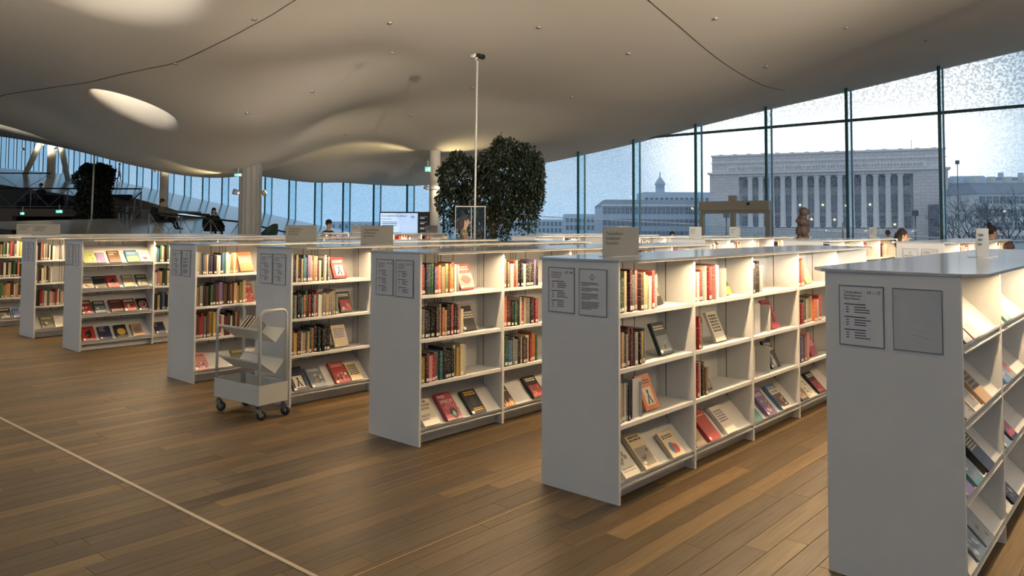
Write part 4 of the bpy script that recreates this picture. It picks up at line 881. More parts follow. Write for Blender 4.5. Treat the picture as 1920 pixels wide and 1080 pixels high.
q = P(171,423,32.5); pole((q.x,q.y,0), P(171,277,32.5).z, .035, 'thin white pole before the left tree', 1.7)

# ------------------------------------------------------------------ columns
M_col = mat('column_paint', '#cfc8bd', .6); M_colg = mat('fluted_grey', '#a3a19c', .6)
def spotlamp(root, loc, target, power, col=(1,.80,.42), ang=95, name='spotlight', size=.09):
    s_ = MB(); d = (Vector(target)-Vector(loc)).normalized(); rot = d.to_track_quat('Z','Y').to_matrix().to_4x4(); Mx = Matrix.Translation(loc) @ rot
    s_.lathe([(size*.5,-size*2),(size,-size*1.6),(size*1.15,0),(size,0)], 14, 0, M=Mx); h = s_.build(name, M_pole, root)
    MB().lathe([(.001,-.01),(size,-.01)], 14, 0, M=Mx).build('lamp_lens', mat('lamp_lens', (1,.95,.8), .3, emit=(1,.88,.6), es=14), h)
    li = bpy.data.lights.new('spot', 'SPOT'); li.energy = power; li.color = col; li.spot_size = math.radians(ang); li.spot_blend = .9; li.shadow_soft_size = .08
    lo = bpy.data.objects.new('spot', li); COL.objects.link(lo); lo.parent = h; lo.location = Vector(loc)+d*.03; lo.rotation_euler = d.to_track_quat('-Z','Y').to_euler()
def column(px, Y, rad, label, zb=0, fl=False, ztop=None):
    q = P(px, 423, Y); zt = (ztop or ceil1(q.x, q.y))+.12; root = empty('column', (q.x,q.y,zb)); tag(root, label, 'column')
    if fl:
        prof = []
        for j in range(96): a = 2*PI*j/96; rr = rad*(1-.05*(abs(math.sin(8*a))**.6)); prof.append((rr*math.cos(a)*1.0, rr*math.sin(a)))
        MB().prism(prof, 0, zt-zb).build('shaft', M_colg, root)
    else: MB().lathe([(rad,0),(rad,zt-zb)], 32).build('shaft', M_col, root)
    MB().lathe([(rad+.015,0),(rad+.015,.08),(rad,.085)], 32).build('base_ring', M_steel, root)
    return root, q, zt-zb
c1, q1, h1 = column(815, 33, .235, 'slim round white column left of the big tree with two spotlights')
spotlamp(c1, (-.42,-.1,3.25), (-3.5,.4,4.9), 260); spotlamp(c1, (.38,-.15,3.25), (1.6,-.6,5.2), 150)
MB().lathe([(.24,3.12),(.30,3.12),(.30,3.2),(.24,3.2)], 24).build('lamp_ring', M_pole, c1)
c2, q2, h2 = column(469, 27, .385, 'thick grey fluted column in front of the sloping floor', fl=True)
spotlamp(c2, (-.55,-.1,2.75), (-4.5,.3,3.85), 170, ang=80); spotlamp(c2, (.5,.15,2.75), (2.5,.5,3.9), 60, ang=80)
zs = slope_z(*( (lambda v_: (v_.x*UX+v_.y*UY, v_.x*VX+v_.y*VY))(P(307,423,45)) ))
c3, q3, h3 = column(307, 45, .24, 'slim white column behind the seated person in a hat', zb=zs)
spotlamp(c3, (-.5,-.1,h3-.6), (-.8,-.2,h3+.2), 160); spotlamp(c3, (.5,-.1,h3-.6), (.9,-.2,h3+.2), 160)
zs4 = 4.9
c4, q4, h4 = column(94, 60, .30, 'white column with two leaning struts on the upper floor', zb=zs4)
for s_, xb, xt in ((-1,-2.1,-.5),(1,1.55,.45)): MB().tube([(xb,-.3,-.1),(xt,0,h4)], [.18,.24], 14).build('strut', M_col, c4)
spotlamp(c4, (-.6,-.2,h4-1.0), (-1,-.4,h4+.3), 500); spotlamp(c4, (.6,-.2,h4-1.0), (1.2,-.4,h4+.3), 500)
# unseen columns added out of view, with uplights and floods to brighten the ceiling
for i, (x, y, pw, fl_) in enumerate(((6.5,-4.5,.4,1.0),(15,9.5,.08,0),(20,-4,.3,.3),(11.5,1.5,.22,.35),(-9,5,.5,0))):
    q = Vector((x,y,0)); zt = ceil1(x,y)+.1; root = empty('column', (x,y,0)); tag(root, ORD[i]+' of the unseen columns added to carry ceiling fill lights', 'column', 'unseen columns added for fill light')
    MB().lathe([(.24,0),(.24,zt)], 24).build('shaft', M_col, root)
    for a_ in (0, PI/2, PI, 3*PI/2): d_ = Vector((math.cos(a_), math.sin(a_), 0)); spotlamp(root, tuple(d_*.5+Vector((0,0,2.7))), tuple(d_*3.2+Vector((0,0,6.2))), FILL_UPL*pw, col=(1,.88,.71), ang=130)
    if fl_:
        tq_ = Vector((1.5,19,6.6))-q; d_ = Vector((tq_.x,tq_.y,0)).normalized(); spotlamp(root, tuple(d_*.45+Vector((0,0,3.0))), tuple(tq_), FILL_FLOOD*fl_, col=(1,.87,.70), ang=48, name='ceiling_fill_flood', size=.16)
spotlamp(c4, (-1.2,-1.5,2.4), (0,0,3.2), 260, col=(1,.9,.7)); spotlamp(c4, (1.2,-1.5,2.4), (0,0,3.4), 260, col=(1,.9,.7)); spotlamp(c3, (.7,-.8,2.2), (0,0,2.6), 60, col=(1,.88,.66)); spotlamp(c1, (.5,-.7,3.3), (0,0,2.6), 60, col=(1,.88,.66))  # extra spots added off the columns to brighten shafts and struts
M_exit = mat('exit_green', '#1f9a78', .4, emit=(.1,.62,.45), es=1.1); M_exitw = mat('exit_white', '#e8fff6', .4, emit=(.8,1,.93), es=1.3)
def exit_sign(px, py, Y, w_, h_, label):
    root = empty('exit_sign', P(px, py, Y)); tag(root, label, 'sign', 'green exit signs')
    MB().box(-w_/2,w_/2,-.03,.03,-h_/2,h_/2).build('housing', M_pole, root)
    MB().box(-w_*.48,w_*.48,-.034,-.03,-h_*.47,h_*.47).build('green_face', M_exit, root)
    m = MB(); y = -.036
    m.quad((w_*.08,y,-h_*.32),(w_*.36,y,-h_*.32),(w_*.36,y,h_*.34),(w_*.08,y,h_*.34)); m.quad((-w_*.3,y,-h_*.3),(-w_*.18,y,-h_*.3),(-w_*.02,y,h_*.1),(-w_*.14,y,h_*.1)); m.add([(-w_*.02+.04*w_*math.cos(a), y, h_*.24+.1*h_*math.sin(a)) for a in (0,1,2,3,4,5)], [(0,1,2,3,4,5)])
    m.quad((-w_*.42,y,-h_*.06),(-w_*.24,y,-h_*.06),(-w_*.24,y,h_*.06),(-w_*.42,y,h_*.06)); m.build('pictogram', M_exitw, root)
    MB().box(-.02,.02,-.02,.02,h_/2,h_/2+.25).build('hanger', M_pole, root)
exit_sign(802, 318, 32.4, .26, .22, 'green exit sign on the slim column by the big tree')
exit_sign(446, 330, 26.3, .26, .10, 'green exit sign beside the fluted column')
exit_sign(43, 404, 35.6, .2, .13, 'left of two green exit signs in the dark doorway')
exit_sign(112, 400, 35.6, .32, .15, 'right of two green exit signs over the dark doorway')

# ------------------------------------------------------------------ platform and dark doorway at far left
M_wood = mat('dark_wood_cladding', '#6b5a49', .6); speckle(M_wood, 2, .1)
M_void = mat('doorway_black', '#0c0b0a', .9)
pf = empty('raised_platform', (-20.5, 36, 0)); tag(pf, 'dark wooden platform block with a black doorway under it', 'platform')
bx = MB(); XL, XR = -9.5, 3.15
bx.box(XL,-2.85-.0,0,.3,0,2.3); bx.box(-2.85,1.3,0,.3,1.95,2.3); bx.box(1.3,XR,0,.3,0,2.3); bx.box(XL,XR,.3,7,2.2,2.3); bx.box(XR-.1,XR,.3,4,0,2.2)
bx.build('cladding', M_wood, pf)
MB().box(XL,XR-.1,3.8,3.9,0,2.2).build('doorway_back', M_void, pf); MB().box(XL,XR-.1,.3,3.8,1.93,1.96).build('soffit', M_wood, pf)
MB().box(1.75,2.9,-.03,0,.02,1.72).build('door_leaf', mat('brown_door', '#5b4433', .5), pf)
MB().add([(.9,.4,2.3),(3.15,.4,2.3),(.9,4,2.3),(3.15,4,2.3),(.9,.4,2.95),(.9,4,2.95)], [(0,1,4),(2,5,3),(0,4,5,2),(1,3,5,4)]).build('ramp_wedge', mat('brown_ramp', '#6f5340', .6), pf)
M_rail = mat('rail_dark', '#2a2d30', .4, .5); M_railw = mat('rail_post', '#8d9396', .4, .4)
def railing(pts, h_, label, posts=4, bot=.1, rad=.022):
    root = empty('railing', pts[0]); tag(root, label, 'railing'); o0 = Vector(pts[0]); pts = [Vector(p_)-o0 for p_ in pts]
    MB().tube([p_+Vector((0,0,h_)) for p_ in pts], rad*1.6, 8).build('handrail', M_rail, root)
    MB().tube([p_+Vector((0,0,bot)) for p_ in pts], rad*.8, 6).build('lower_rail', M_railw, root)
    for a, b_ in zip(pts, pts[1:]):
        for k in range(posts):
            t0, t1 = k/posts, (k+1)/posts; A = a.lerp(b_, t0); B = a.lerp(b_, t1); Mi = a.lerp(b_, (t0+t1)/2)
            MB().tube([A+Vector((0,0,0)), A+Vector((0,0,h_))], rad, 6).build('post', M_railw, root)
            MB().tube([A+Vector((0,0,h_)), Mi+Vector((0,0,bot)), B+Vector((0,0,h_))], rad*.7, 6).build('v_brace', M_railw, root)
    return root
railing([(-29.5,36.1,2.3),(-17.4,36.1,2.3)], .95, 'long railing with V braces on the dark platform edge', 7)
railing([(-40,45,3.45),(-27.0,45,3.45)], 1.1, 'upper railing with V braces behind the seated person at left', 4)
railing([(-17.35,36.0,2.15),(-16.6,32.5,1.15),(-14.8,30,1.05)], .95, 'short sloping handrail down from the dark platform', 3)
railing([(-13.2,28,1.1),(-10.6,30,.77),(-9.4,32,.36)], .93, 'sloping handrail in front of the two lounging readers', 3)
struct(MB().box(-17.42,-17.3,25,36,-.05,1.25).build('trim_30', M_wood))
so = empty('sofa', (-18.3+-2.0, 37.2, 2.3)); tag(so, 'dark low sofa on the platform behind the railing', 'sofa'); M_sofa = mat('dark_fabric', '#20212a', .9)
bevel(MB().box(-1.2,1.6,-.1,.7,.02,.4).build('seat', M_sofa, so), .06, 3); bevel(MB().box(-1.2,1.6,.55,.8,.1,.75).build('backrest', M_sofa, so), .08, 3)

so2 = empty('sofa', (-23.0, 37.2, 2.3)); tag(so2, 'dark low sofa under the seated person in black at far left', 'sofa')
bevel(MB().box(-.9,.9,-.1,.7,.02,.36).build('seat', M_sofa, so2), .05, 3); bevel(MB().box(-.9,.9,.55,.8,.1,.72).build('backrest', M_sofa, so2), .06, 3)

# ------------------------------------------------------------------ people
SK = {}
def skin_person(key, joints, edges, radii):
    me = bpy.data.meshes.new('body'); names = list(joints); me.from_pydata([joints[k] for k in names], [(names.index(a), names.index(b)) for a, b in edges], [])
    o = bpy.data.objects.new('tmp_'+key, me); COL.objects.link(o)
    m = o.modifiers.new('skin', 'SKIN'); m.use_smooth_shade = True; m.branch_smoothing = .6
    sv_ = me.skin_vertices[0].data
    for i, k in enumerate(names): sv_[i].radius = radii[k] if isinstance(radii[k], tuple) else (radii[k], radii[k]); sv_[i].use_root = (k == 'pelvis')
    s_ = o.modifiers.new('sub', 'SUBSURF'); s_.levels = 1; s_.render_levels = 1
    SK[key] = (o, joints, names)
def human(pose, arms='lap', head=(0,0)):
    J = {}; R_ = {}; E_ = []
    def j(n, p_, r_, par=None):
        J[n] = p_; R_[n] = r_
        if par: E_.append((par, n))
    dz = 0 if pose == 'stand' else -.46
    lean = .0 if pose == 'stand' else .05
    j('pelvis', (0,0,.93+dz), (.15,.11)); j('belly', (0,-.005+lean*.3,1.08+dz), (.135,.10), 'pelvis'); j('chest', (0,lean*.8,1.28+dz), (.165,.115), 'belly'); j('collar', (0,lean,1.40+dz), (.10,.075), 'chest')
    hx = head[0]
    j('neck', (0,lean-.01,1.47+dz), .05, 'collar'); j('chin', (hx*.3,lean-.035,1.53+dz), (.062,.075), 'neck'); j('face', (hx*.5,lean-.03,1.60+dz), (.074,.092), 'chin'); j('crown', (hx*.5,lean-.01,1.68+dz), (.062,.075), 'face')
    for s_, n in ((1,'l'),(-1,'r')):
        if pose == 'stand':
            st = .08*s_
            j('hip'+n, (s_*.095,0,.86), .095, 'pelvis'); j('knee'+n, (s_*.105,-.03-st*.8,.49), .062, 'hip'+n); j('ankle'+n, (s_*.11,.03-st*1.6,.09), .042, 'knee'+n); j('toe'+n, (s_*.12,-.15-st*1.6,.035), (.04,.03), 'ankle'+n)
        else:
            j('hip'+n, (s_*.10,-.06,.46), .095, 'pelvis'); j('knee'+n, (s_*.12,-.46,.50), .065, 'hip'+n); j('ankle'+n, (s_*.13,-.62,.10), .044, 'knee'+n); j('toe'+n, (s_*.14,-.82,.05), (.04,.03), 'ankle'+n)
        j('shoulder'+n, (s_*.18,lean,1.37+dz), .062, 'collar')
        if arms == 'down': el, wr, dirv = (s_*.25,.03,1.10+dz), (s_*.26,-.06,.86+dz), Vector((0,-.15,-1))
        elif arms == 'face': el, wr, dirv = (s_*.26,-.10,1.14+dz), (s_*.08,-.24,1.38+dz), Vector((-s_*.4,-.3,.8))
        elif arms == 'reach': el, wr, dirv = (s_*.24,-.12,1.12+dz), (s_*.14,-.38,1.10+dz), Vector((0,-1,0))
        else: el, wr, dirv = (s_*.26,-.02,1.10+dz), (s_*.11,-.27,1.08+dz), Vector((-s_*.4,-.8,.1))
        dirv.normalize(); side = dirv.cross(Vector((0,0,1) if abs(dirv.z) < .8 else (1,0,0))).normalized(); W_ = Vector(wr)
        j('elbow'+n, el, .044, 'shoulder'+n); j('wrist'+n, wr, .027, 'elbow'+n); j('palm'+n, tuple(W_+dirv*.06), (.034,.018), 'wrist'+n)
        for f_, (o_, L_) in enumerate(((-.030,.066),(-.010,.080),(.010,.074),(.030,.056))):
            a_ = W_+dirv*.10+side*o_; j('knuckle%d%s' % (f_,n), tuple(a_), .0095, 'palm'+n); j('finger%d%s' % (f_,n), tuple(a_+dirv*L_+Vector((0,0,-.018))), .007, 'knuckle%d%s' % (f_,n))
        j('thumb'+n, tuple(W_+dirv*.055-side*.055), .009, 'palm'+n)
    return J, E_, R_
for k, (po, ar) in dict(stand_down=('stand','down'), stand_reach=('stand','reach'), sit_lap=('sit','lap'), sit_face=('sit','face')).items():
    J, E_, R_ = human(po, ar); skin_person(k, J, E_, R_)
bpy.context.view_layer.update(); _dg = bpy.context.evaluated_depsgraph_get()
for k, (o, J, nm) in list(SK.items()):
    me = bpy.data.meshes.new_from_object(o.evaluated_get(_dg)); bpy.data.objects.remove(o)
    zone = []
    KD = [(Vector(J[n]), n) for n in nm]
    for p_ in me.polygons:
        c = p_.center; n = min(KD, key=lambda t: (t[0]-c).length)[1]
        n0 = n.rstrip('lr') if n not in ('collar','pelvis') else n
        z_ = 0 if any(n.startswith(x) for x in ('neck','chin','face','crown','palm','knuckle','finger','thumb')) else 3 if n.startswith('toe') else 2 if any(n.startswith(x) for x in ('hip','knee','ankle','pelvis')) else 1
        zone.append(z_)
    me.polygons.foreach_set('material_index', zone); me.polygons.foreach_set('use_smooth', [True]*len(zone)); SK[k] = (me, J, zone)
M_skin = mat('skin', '#c39b82', .55)
def person(pose, loc, face_deg, sc_, label, top, legs, shoe='#1b1a1a', hair='#1c1512', hat=None, style='short', bun=False):
    """face_deg: direction the person looks, degrees in the ground plane (0 = +x, -90 = towards the camera)"""
    me, J, zone = SK[pose]; me = me.copy(); me.materials.clear()
    for m_ in (M_skin, mat('cloth_'+top[1:], top, .85), mat('cloth_'+legs[1:], legs, .85), mat('cloth_'+shoe[1:], shoe, .6)): me.materials.append(m_)
    me.polygons.foreach_set('material_index', zone)
    root = empty('person', loc, math.radians(face_deg+90)); root.scale = (sc_,)*3; tag(root, label, 'person')
    link('body', me, root)
    f = Vector(J['face']); M_h = mat('hair_'+hair[1:], hair, .7)
    h = MB(); h.ball((f.x,f.y+.018,f.z+.045),(.088,.098,.098),14,9)
    h.v = [v if not (v[1] < f.y-.045 and v[2] < f.z+.06) else (v[0]*.9, max(v[1], f.y-.066), max(v[2], f.z+.05)) for v in h.v]
    if style == 'long': h.tube([(f.x,f.y+.06,f.z+.05),(f.x,f.y+.09,f.z-.08),(f.x,f.y+.09,f.z-.24)], [.075,.08,.04], 10)
    if bun: h.ball((f.x,f.y+.06,f.z+.16),.045,8,6)
    h.build('hair', M_h, root)
    e_ = MB()
    for s_ in (-1, 1): e_.ball((f.x+s_*.031,f.y-.083,f.z+.012),(.011,.007,.008),8,5)
    e_.ball((f.x,f.y-.082,f.z-.058),(.022,.006,.006),8,5); e_.build('eyes_and_mouth', mat('face_dark', '#3c2320', .5), root)
    n_ = MB().ball((f.x,f.y-.094,f.z-.018),(.013,.018,.022),8,6)
    for s_ in (-1, 1): n_.ball((f.x+s_*.078,f.y+.005,f.z-.005),(.012,.022,.032),8,6)
    n_.build('nose_and_ears', M_skin, root)
    if hat:
        m_ = MB().lathe([(.094,.0),(.094,.03),(.085,.07),(.05,.10),(.001,.11)], 16, M=Matrix.Translation((f.x,f.y+.01,f.z+.055)))
        m_.prism([(-.07,-.06),(.07,-.06),(.06,-.17),(0,-.19),(-.06,-.17)], 0, .008, M=Matrix.Translation((f.x,f.y,f.z+.056))); m_.build('cap', mat('cap_'+hat[1:], hat, .8), root)
    return root
def chairshell(loc, face_deg, label, col='#17181a', sc_=1):
    root = empty('lounge_chair', loc, math.radians(face_deg+90)); root.scale = (sc_,)*3; tag(root, label, 'chair')
    m = MB(); nu, nv = 18, 9; vs_ = []; R0 = .43
    for i in range(nv+1):
        for j in range(nu+1):
            a = PI*(-.08+1.16*j/nu); t = i/nv; hh = .34+.62*t*(.35+.65*max(0, math.sin(max(0,min(PI,a))))); rr = R0*(.55+.45*math.sin(PI*.5*min(1, t*1.7)))
            vs_.append((rr*math.cos(a), rr*math.sin(a)*.95-.02, hh))
    fs = [(i*(nu+1)+j, i*(nu+1)+j+1, (i+1)*(nu+1)+j+1, (i+1)*(nu+1)+j) for i in range(nv) for j in range(nu)]
    m.add(vs_, fs, 0, True); s_ = m.build('shell', mat('shell_'+col[1:], col, .6), root); so_ = s_.modifiers.new('thick', 'SOLIDIFY'); so_.thickness = .04
    bevel(MB().prism([(.40*math.cos(a),.40*math.sin(a)*1.0-.10) for a in [2*PI*k/20 for k in range(20)]], .32, .43).build('cushion', M_sofa, root), .03, 2)
    for k in range(4):
        a = PI/4+k*PI/2; MB().tube([(.05*math.cos(a),.05*math.sin(a),.33),(.33*math.cos(a),.33*math.sin(a),.0)], .014, 6).build('leg', M_railw, root)
def slope_at(px, Y): q = P(px, 423, Y); return slope_z(q.x*UX+q.y*UY, q.x*VX+q.y*VY), q
z_, q = slope_at(303, 31.5); chairshell((q.x,q.y,z_), -5, 'black shell lounge chair with the reader in a hat'); person('sit_lap', (q.x+.05,q.y,z_), -5, 1, 'person in a hat and tan sleeves reading in a lounge chair', '#6a5d50', '#14151a', hair='#3a2f28', hat='#3a3733')
tb_ = empty('tablet', (q.x+.42, q.y-.05, z_+.68)); tag(tb_, 'black tablet on the lap of the seated reader in a hat', 'tablet'); bevel(MB().box(-.13,.13,-.09,.09,0,.012).build('slab', M_black, tb_), .003, 2)
z_, q = slope_at(401, 31); chairshell((q.x,q.y,z_), -50, 'black lounge chair with the person drinking'); person('sit_face', (q.x+.03,q.y-.03,z_), -50, 1, 'person drinking, seated in a lounge chair by the fluted column', '#23242a', '#101114', hair='#17120f', style='long')
cu = empty('cup', (q.x+.19, q.y-.24, z_+.98)); tag(cu, 'dark cup held at the mouth of the seated person', 'cup'); MB().lathe([(.001,0),(.03,0),(.037,.1),(.032,.1),(.027,.01),(.001,.01)], 14).build('beaker', M_black, cu)
z_, q = slope_at(503, 31); chairshell((q.x,q.y,z_), 160, 'empty dark green lounge chair right of the fluted column', '#1d3527')
person('sit_lap', (P(75,423,37.45).x, 37.45, 2.3), -90, 1, 'person in black sitting on the dark platform at far left', '#16161a', '#26303f')
z_, q = slope_at(222, 73); person('stand_down', (q.x,q.y,z_), 20, 1.02, 'person in jeans and pale shirt standing on the upper slope', '#a9b6c4', '#25344f', hair='#2a221d')
bg_ = empty('shoulder_bag', (q.x-.42, q.y-.1, z_+.85)); tag(bg_, 'black bag on the shoulder of the standing person in jeans', 'bag'); bevel(MB().box(-.2,.2,-.1,.1,0,.36).build('bag_body', M_black, bg_), .05, 3); MB().tube([(-.15,0,.33),(.1,0,.62),(.2,0,.33)], .015, 6).build('strap', M_black, bg_)
person('stand_down', (P(616,423,23).x, 23, 0), -35, 1.0, 'person in a cap and black jacket left of the television', '#0f1012', '#15161a', hat='#101014')
person('stand_reach', (P(870,423,16.2).x, 16.2, 0), 0, 1.05, 'person in a tan coat bending by the clear screen under the tree', '#8f7662', '#2b2c33', hair='#3d2721', style='long')
person('stand_down', (P(1689,423,13.6).x, 13.6, 0), -20, .90, 'person with long dark hair and grey top behind the grey bookcase end', '#4c5558', '#1c1d22', style='long')
person('stand_down', (P(1664,423,24).x, 24, 0), 60, .87, 'person with short grey hair seen left of the dark-haired one', '#2f4440', '#20242a', hair='#6d675f')
person('stand_down', (P(1857,423,14.2).x, 14.2, 0), 0, .94, 'person in black with a hair bun behind the rightmost sign', '#0e0f12', '#15161a', bun=True)
person('stand_down', (P(1889,423,10.6).x, 10.6, 0), 20, .805, 'person with dark reddish hair, only the crown showing, at right edge', '#15151a', '#15161a', hair='#2e1410')
person('stand_down', (P(1260,423,21).x, 21, 0), -90, .84, 'person with black hair showing just above the far shelves', '#26262c', '#1c1d22')

# ------------------------------------------------------------------ television, clear screen, glass door, sculpture
tv = empty('television', (P(759,423,22).x, 22, 0)); tag(tv, 'black wall screen with a pale blue page showing, behind the shelves', 'television')
TW, TZ0, TZ1 = 1.44, 1.25, 1.98
bevel(MB().box(-TW/2,TW/2,0,.06,TZ0,TZ1).build('frame', M_black, tv), .01, 2)
MB().box(-TW/2+.03,TW*.26,-.004,0,TZ0+.03,TZ1-.04).build('lit_page', mat('screen_page', '#aac4e8', .3, emit=(.42,.58,.84), es=.9), tv)
MB().box(-.25,.25,0,.04,0,TZ0).build('stand', M_black, tv)
t = MB(); text_into(t, SCREEN[0], -TW/2+.07, TZ1-.14, .075, y=-.006); text_into(t, SCREEN[1], -TW/2+.07, TZ1-.22, .045, y=-.006)
for k in range(3): t.quad((-TW/2+.07,-.006,TZ1-.30-.05*k),(-TW/2+.5,-.006,TZ1-.30-.05*k),(-TW/2+.5,-.006,TZ1-.285-.05*k),(-TW/2+.07,-.006,TZ1-.285-.05*k))
for k in range(5): a = .6+.35*k; t.add([(.22,-.006,TZ1-.2),(.22+.09*math.cos(a),-.006,TZ1-.2+.09*math.sin(a)),(.22+.09*math.cos(a+.16),-.006,TZ1-.2+.09*math.sin(a+.16))], [(0,1,2)])
t.build('page_print', M_ink, tv)
g = MB()
for k in range(4): g.box(TW*.31,TW*.31+.12,-.003,0,TZ0+.08+.15*k,TZ0+.11+.15*k); g.box(TW*.31,TW*.31+.2,-.003,0,TZ0+.13+.15*k,TZ0+.14+.15*k)
g.build('status_text', mat('screen_grey', '#9aa4b4', .3, emit=(.4,.45,.55), es=.5), tv)
M_acr = glassmat('acrylic', (.93,.95,.95), .0, .05, 20, False)
sg = empty('clear_screen', (P(882,423,15.6).x, 15.6, 0)); tag(sg, 'clear plastic hood on a counter in front of the big tree', 'screen')
for x0, x1, y0, y1 in ((-.30,.02,-.004,.004),(.02,.30,-.004,.004),(.296,.304,0,.4),(-.304,-.296,0,.4)): MB().box(x0,x1,y0,y1,1.02,1.98).build('clear_panel', M_acr, sg)
fe = MB()
for x in (-.30,.02,.30): fe.box(x-.006,x+.006,-.008,.006,1.02,1.98)
fe.box(-.306,.306,-.008,.006,1.97,1.99); fe.box(.296,.308,0,.4,1.97,1.99); fe.build('edge_strip', M_pole, sg)
MB().box(-.5,.5,-.1,.5,0,1.02).build('counter', M_white, sg)
dr = struct(empty('door_1', uv(29.35, 0, 0), TH)); M_dfr = mat('door_bronze', '#a9a294', .45, .2)
def ypx(px, u=29.35):
    k = (px-960)/1443; Y = u/(UX*k+UY); return -(k*Y*VX+Y*VY)
ya, yb, ym = ypx(1316), ypx(1446), ypx(1379)
y0, y1 = min(ya,yb), max(ya,yb)
MB().box(-.25,.1,y0,y1,2.25,2.62).build('operator_beam', M_dfr, dr); MB().box(-.1,.06,y0,y1,2.12,2.25).build('head_frame', M_dfr, dr)
for a in (y0+.02, ym, y1-.12): MB().box(-.1,.06,a,a+.18,0,2.12).build('jamb', M_dfr, dr)
for a, b_ in ((y0+.2,ym),(ym+.18,y1-.12)): MB().box(0,.02,a,b_,.02,2.12).build('pane', M_acr, dr)
MB().box(-.3,-.1,ypx(1379)-.16,ypx(1379)+.16,2.62,2.84).build('sensor_box', M_dfr, dr)
MB().ball((-.26,ypx(1408),2.50),(.03,.07,.06)).build('sensor', M_black, dr)
sb = empty('bear_sculpture', (4.79, 12.7, 1.4)); tag(sb, 'small brown carved bear figure standing on a far worktop', 'sculpture'); s = 12.7/1443
M_bear = mat('bear_wood', '#2b1c16', .7); speckle(M_bear, 18, .3, bump=.5)
q = MB()
for x, z, rx, rz in ((1,13,11,13),(-5,12,8,11),(0,30,10,9),(6,28,7,8),(-6,33,5,5),(2,48,9,9),(1,39,8,8),(-3,52,4,4),(9,46,5,2.6),(9,51,5,3),(-9,31,4,4),(-5,2,5,4),(6,2,6,4),(9,16,5,8)):
    q.ball((x*s,-.02 if z > 40 else 0,(z+2)*s),(rx*s,rx*s*.8,rz*s),12,8)
q.build('figure', M_bear, sb); MB().box(-.09,.09,-.07,.07,0,.03).build('plinth', M_bear, sb)
dp = empty('post', (6.1, 14.2, 1.4)); tag(dp, 'thin dark upright bar beside the small sign right of the bear', 'post'); MB().box(-.008,.008,-.008,.008,0,.27).build('bar', M_black, dp); MB().box(-.05,.05,-.05,.05,0,.006).build('foot', M_black, dp)

# ------------------------------------------------------------------ ceiling details
ceil_line('trim_20', [(-20,27.4),(-16.31,24.35),(-12.85,21.4),(-10.23,19.25),(-8.83,18.3),(-7.8,17.7),(-6.53,16.65),(-5.63,16.05),(-4.95,15.65),(-4.4,15.25),(-3.2,14.4)]); ceil_line('trim_21', [(2.0,14.7),(2.94,16.4),(3.92,18.15),(5.1,20.3),(6.5,22.75),(7.78,24.8),(8.8,26.3),(9.85,27.45)])
sprk = MB().lathe([(.001,-.02),(.05,-.02),(.055,0),(.055,.03)], 12).mesh('sprinkler', mat('sprinkler_chrome', '#a79f92', .35, .3))
for i, (px, py) in enumerate(((727,37),(732,94),(582,168),(645,249),(1072,178),(1345,28),(1592,46),(1742,70),(323,115),(470,30),(770,213),(885,160),(460,209),(1180,95),(1010,45),(1440,120))):
    k = (px-960)/1443; lo, hi = 8, 45
    for _ in range(40):
        mY = (lo+hi)/2; zz = 1.596+(421+k*5-py)/1443*mY
        if zz < ceil1(k*mY, mY): lo = mY
        else: hi = mY
    o = link('sprinkler', sprk, loc=(k*lo, lo, ceil1(k*lo, lo)-.012)); tag(o, 'one of the small round sprinkler heads on the curved ceiling', 'sprinkler', 'sprinkler heads on the ceiling')

# ------------------------------------------------------------------ outside: terrace, street, buildings
struct(MB().box(30.4,39,-24,60,-.35,-.03,M=MUV).build('terrace_deck', mat('terrace_boards', '#8d8a86', .7)))
struct(MB().add([(-900,20,-9),(900,20,-9),(900,1500,-9),(-900,1500,-9)], [(0,1,2,3)]).build('ground', mat('street_asphalt', '#8d9096', .9)))
br = empty('balustrade', uv(38,0,0), TH); tag(br, 'outdoor glass balustrade with a white top rail beyond the windows', 'balustrade')
rl_ = [(0,-6,.85),(0,-1,.9),(0,8,1.1),(0,18,1.6),(0,28,2.05),(0,36,2.4)]
MB().tube(rl_, .03, 6).build('top_rail', mat('white_rail', '#e6eaee', .4), br)
for (a, b_) in zip(rl_, rl_[1:]):
    nseg = max(1, int(abs(b_[1]-a[1])/2))
    for k in range(nseg):
        t0, t1 = k/nseg, (k+1)/nseg; ya_, yb_ = a[1]+(b_[1]-a[1])*t0, a[1]+(b_[1]-a[1])*t1; za, zb = a[2]+(b_[2]-a[2])*t0, a[2]+(b_[2]-a[2])*t1
        MB().add([(0,ya_+.02,za-1.05),(0,yb_-.02,zb-1.05),(0,yb_-.02,zb-.04),(0,ya_+.02,za-.04),(.012,ya_+.02,za-1.05),(.012,yb_-.02,zb-1.05),(.012,yb_-.02,zb-.04),(.012,ya_+.02,za-.04)], [(0,1,2,3),(7,6,5,4),(0,4,5,1),(1,5,6,2),(2,6,7,3),(3,7,4,0)]).build('glass_panel', M_acr, br)

